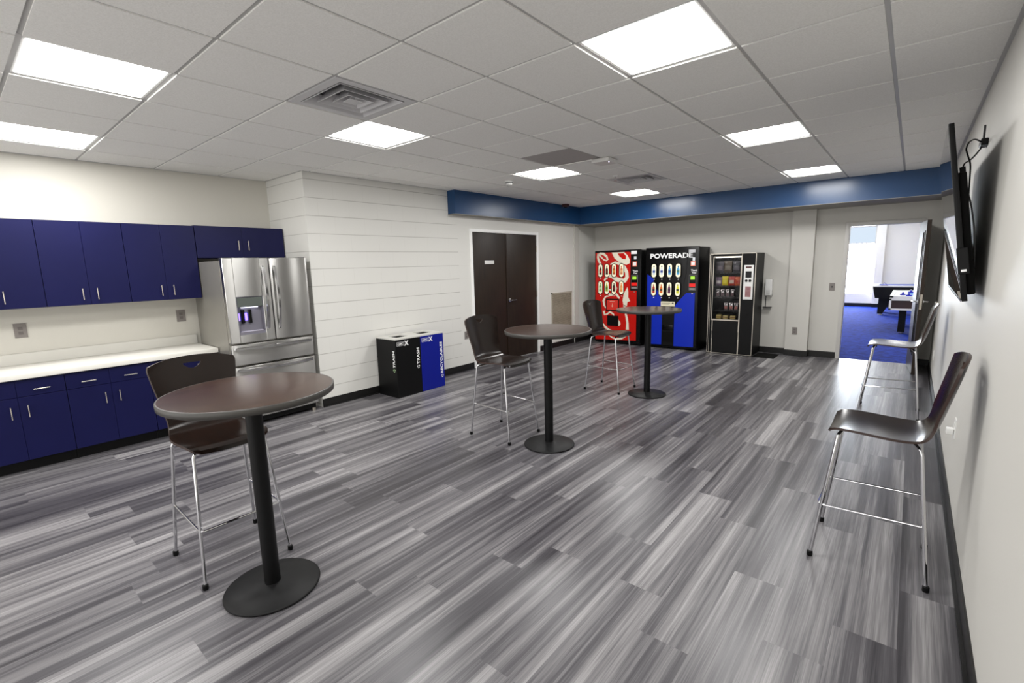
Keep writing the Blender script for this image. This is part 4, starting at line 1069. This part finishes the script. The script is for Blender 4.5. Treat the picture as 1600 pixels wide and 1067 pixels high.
# ------------------------------------------------------------------ game room furniture
def air_hockey():
    x0, x1, y0, y1, zt = 1.70, 2.95, 10.25, 12.5, .78; O = ((x0+x1)/2, (y0+y1)/2, 0)
    r = thing('air_hockey_table', 'white air hockey table with dark sides seen through the open doorway', 'game table', O)
    m = MB(O); m.box(x0+.02, x1-.02, y0+.02, y1-.02, .53, zt-.03); m.build('cabinet', flat('hockey_dark', (44, 22, 22)), r, smooth=False)
    t = MB(O); w = .035
    for a, c, e, g in ((x0, x1, .515, .55), (x0, x1, zt-.065, zt-.03)): t.box(a, c, y0, y0+w, e, g); t.box(a, c, y1-w, y1, e, g); t.box(x0, x0+w, y0, y1, e, g); t.box(x1-w, x1, y0, y1, e, g)
    for x in (x0, x1-w):
        for y in (y0, y1-w): t.box(x, x+w, y, y+w, .515, zt-.03)
    t.build('corner_trim', M['plate_white'], r, smooth=False)
    s = MB(O); s.box(x0, x1, y0, y1, zt-.03, zt-.01)
    s.box(x0, x0+.06, y0, y1, zt-.01, zt+.02); s.box(x1-.06, x1, y0, y1, zt-.01, zt+.02); s.box(x0, x1, y0, y0+.06, zt-.01, zt+.02); s.box(x0, x1, y1-.06, y1, zt-.01, zt+.02)
    s.mi = 1; s.box(x0+.30, x1-.07, y0+.07, y1-.07, zt-.0095, zt-.007)
    s.build('playfield', [M['plate_white'], flat('hockey_blue', (120, 175, 235), .2)], r, smooth=False)
    for x in (1.93, 2.72):
        for y in (y0+.42, y1-.42):
            MB(O).box(x-.06, x+.06, y-.06, y+.06, .03, .53).build('leg', M['black'], r, smooth=False)
            MB(O).cyl((x, y, 0), (x, y, .032), .04, 12).build('leveller', M['nickel'], r)
air_hockey()
for x, y, lab in ((2.00, 10.75, 'nearest blue striker on the air hockey table'), (1.90, 11.1, 'blue striker at left on the air hockey table'), (2.03, 11.9, 'farthest blue striker on the air hockey table')):
    r = thing('air_hockey_striker', lab, 'game piece', (x, y, .775), 0, 'blue air hockey strikers')
    MB().lathe([(0, 0), (.05, 0), (.055, .012), (.05, .028), (.022, .03), (.02, .06), (0, .066)], n=24).build('body', flat('striker_blue', (22, 34, 170), .25), r)
    MB().lathe([(.0, .064), (.012, .064), (.012, .07), (0, .071)], n=14).build('knob_cap', M['plate_white'], r)
def pool_table():
    x0, x1, y0, y1, zt = 1.20, 3.35, 14.25, 15.55, .815; O = ((x0+x1)/2, (y0+y1)/2, 0)
    r = thing('pool_table', 'black pool table with sky glare painted on its top rail behind the air hockey table', 'game table', O)
    m = MB(O); P = [(x0+.015, zt-.04), (x1-.015, zt-.04), (x1-.08, .47), (x0+.08, .47)]; m.prism(P, lambda u, v, d: (u, y0+.02+d, v), y1-y0-.04); m.build('cabinet', M['black'], r, smooth=False)
    s = MB(O); s.box(x0, x1, y0, y0+.12, zt-.04, zt, .006, 1); s.box(x0, x1, y1-.12, y1, zt-.04, zt, .006, 1); s.box(x0, x0+.12, y0+.12, y1-.12, zt-.04, zt, .006, 1); s.box(x1-.12, x1, y0+.12, y1-.12, zt-.04, zt, .006, 1)
    s.build('top_rail', M['frame_grey'], r)  # rim made pale grey to stand in for sky reflected along it
    MB(O).box(x0+.11, x1-.11, y0+.11, y1-.11, zt-.04, zt-.015).build('playing_cloth', flat('pool_cloth', (30, 60, 150), .9), r, smooth=False)
    for sx, xe in ((1, x0+.22), (-1, x1-.22)):
        for y in (y0+.25, y1-.25):
            l = MB(O); l.prism([(xe-.06, .48), (xe+.20*sx+.06, .48), (xe+.05, .035), (xe-.07, .035)] if sx > 0 else [(xe-.26, .48), (xe+.06, .48), (xe+.07, .035), (xe-.05, .035)], lambda u, v, d, y=y: (u, y-.08+d, v), .16)
            l.build('leg', M['black'], r, smooth=False)
            MB(O).cyl((xe, y, 0), (xe, y, .036), .05, 12).build('leveller', M['plate_white'], r)
pool_table()
r = thing('billiard_triangle', 'small purple triangle rack lying on the pool table rail', 'game piece', (1.46, 14.31, .815), 0)
m = MB(); m.tube([(-.07, 0, .012), (.07, 0, .012), (0, .03, .075)], .012, 8, closed=True); m.build('frame', flat('purple_plastic', (60, 40, 160), .3), r)
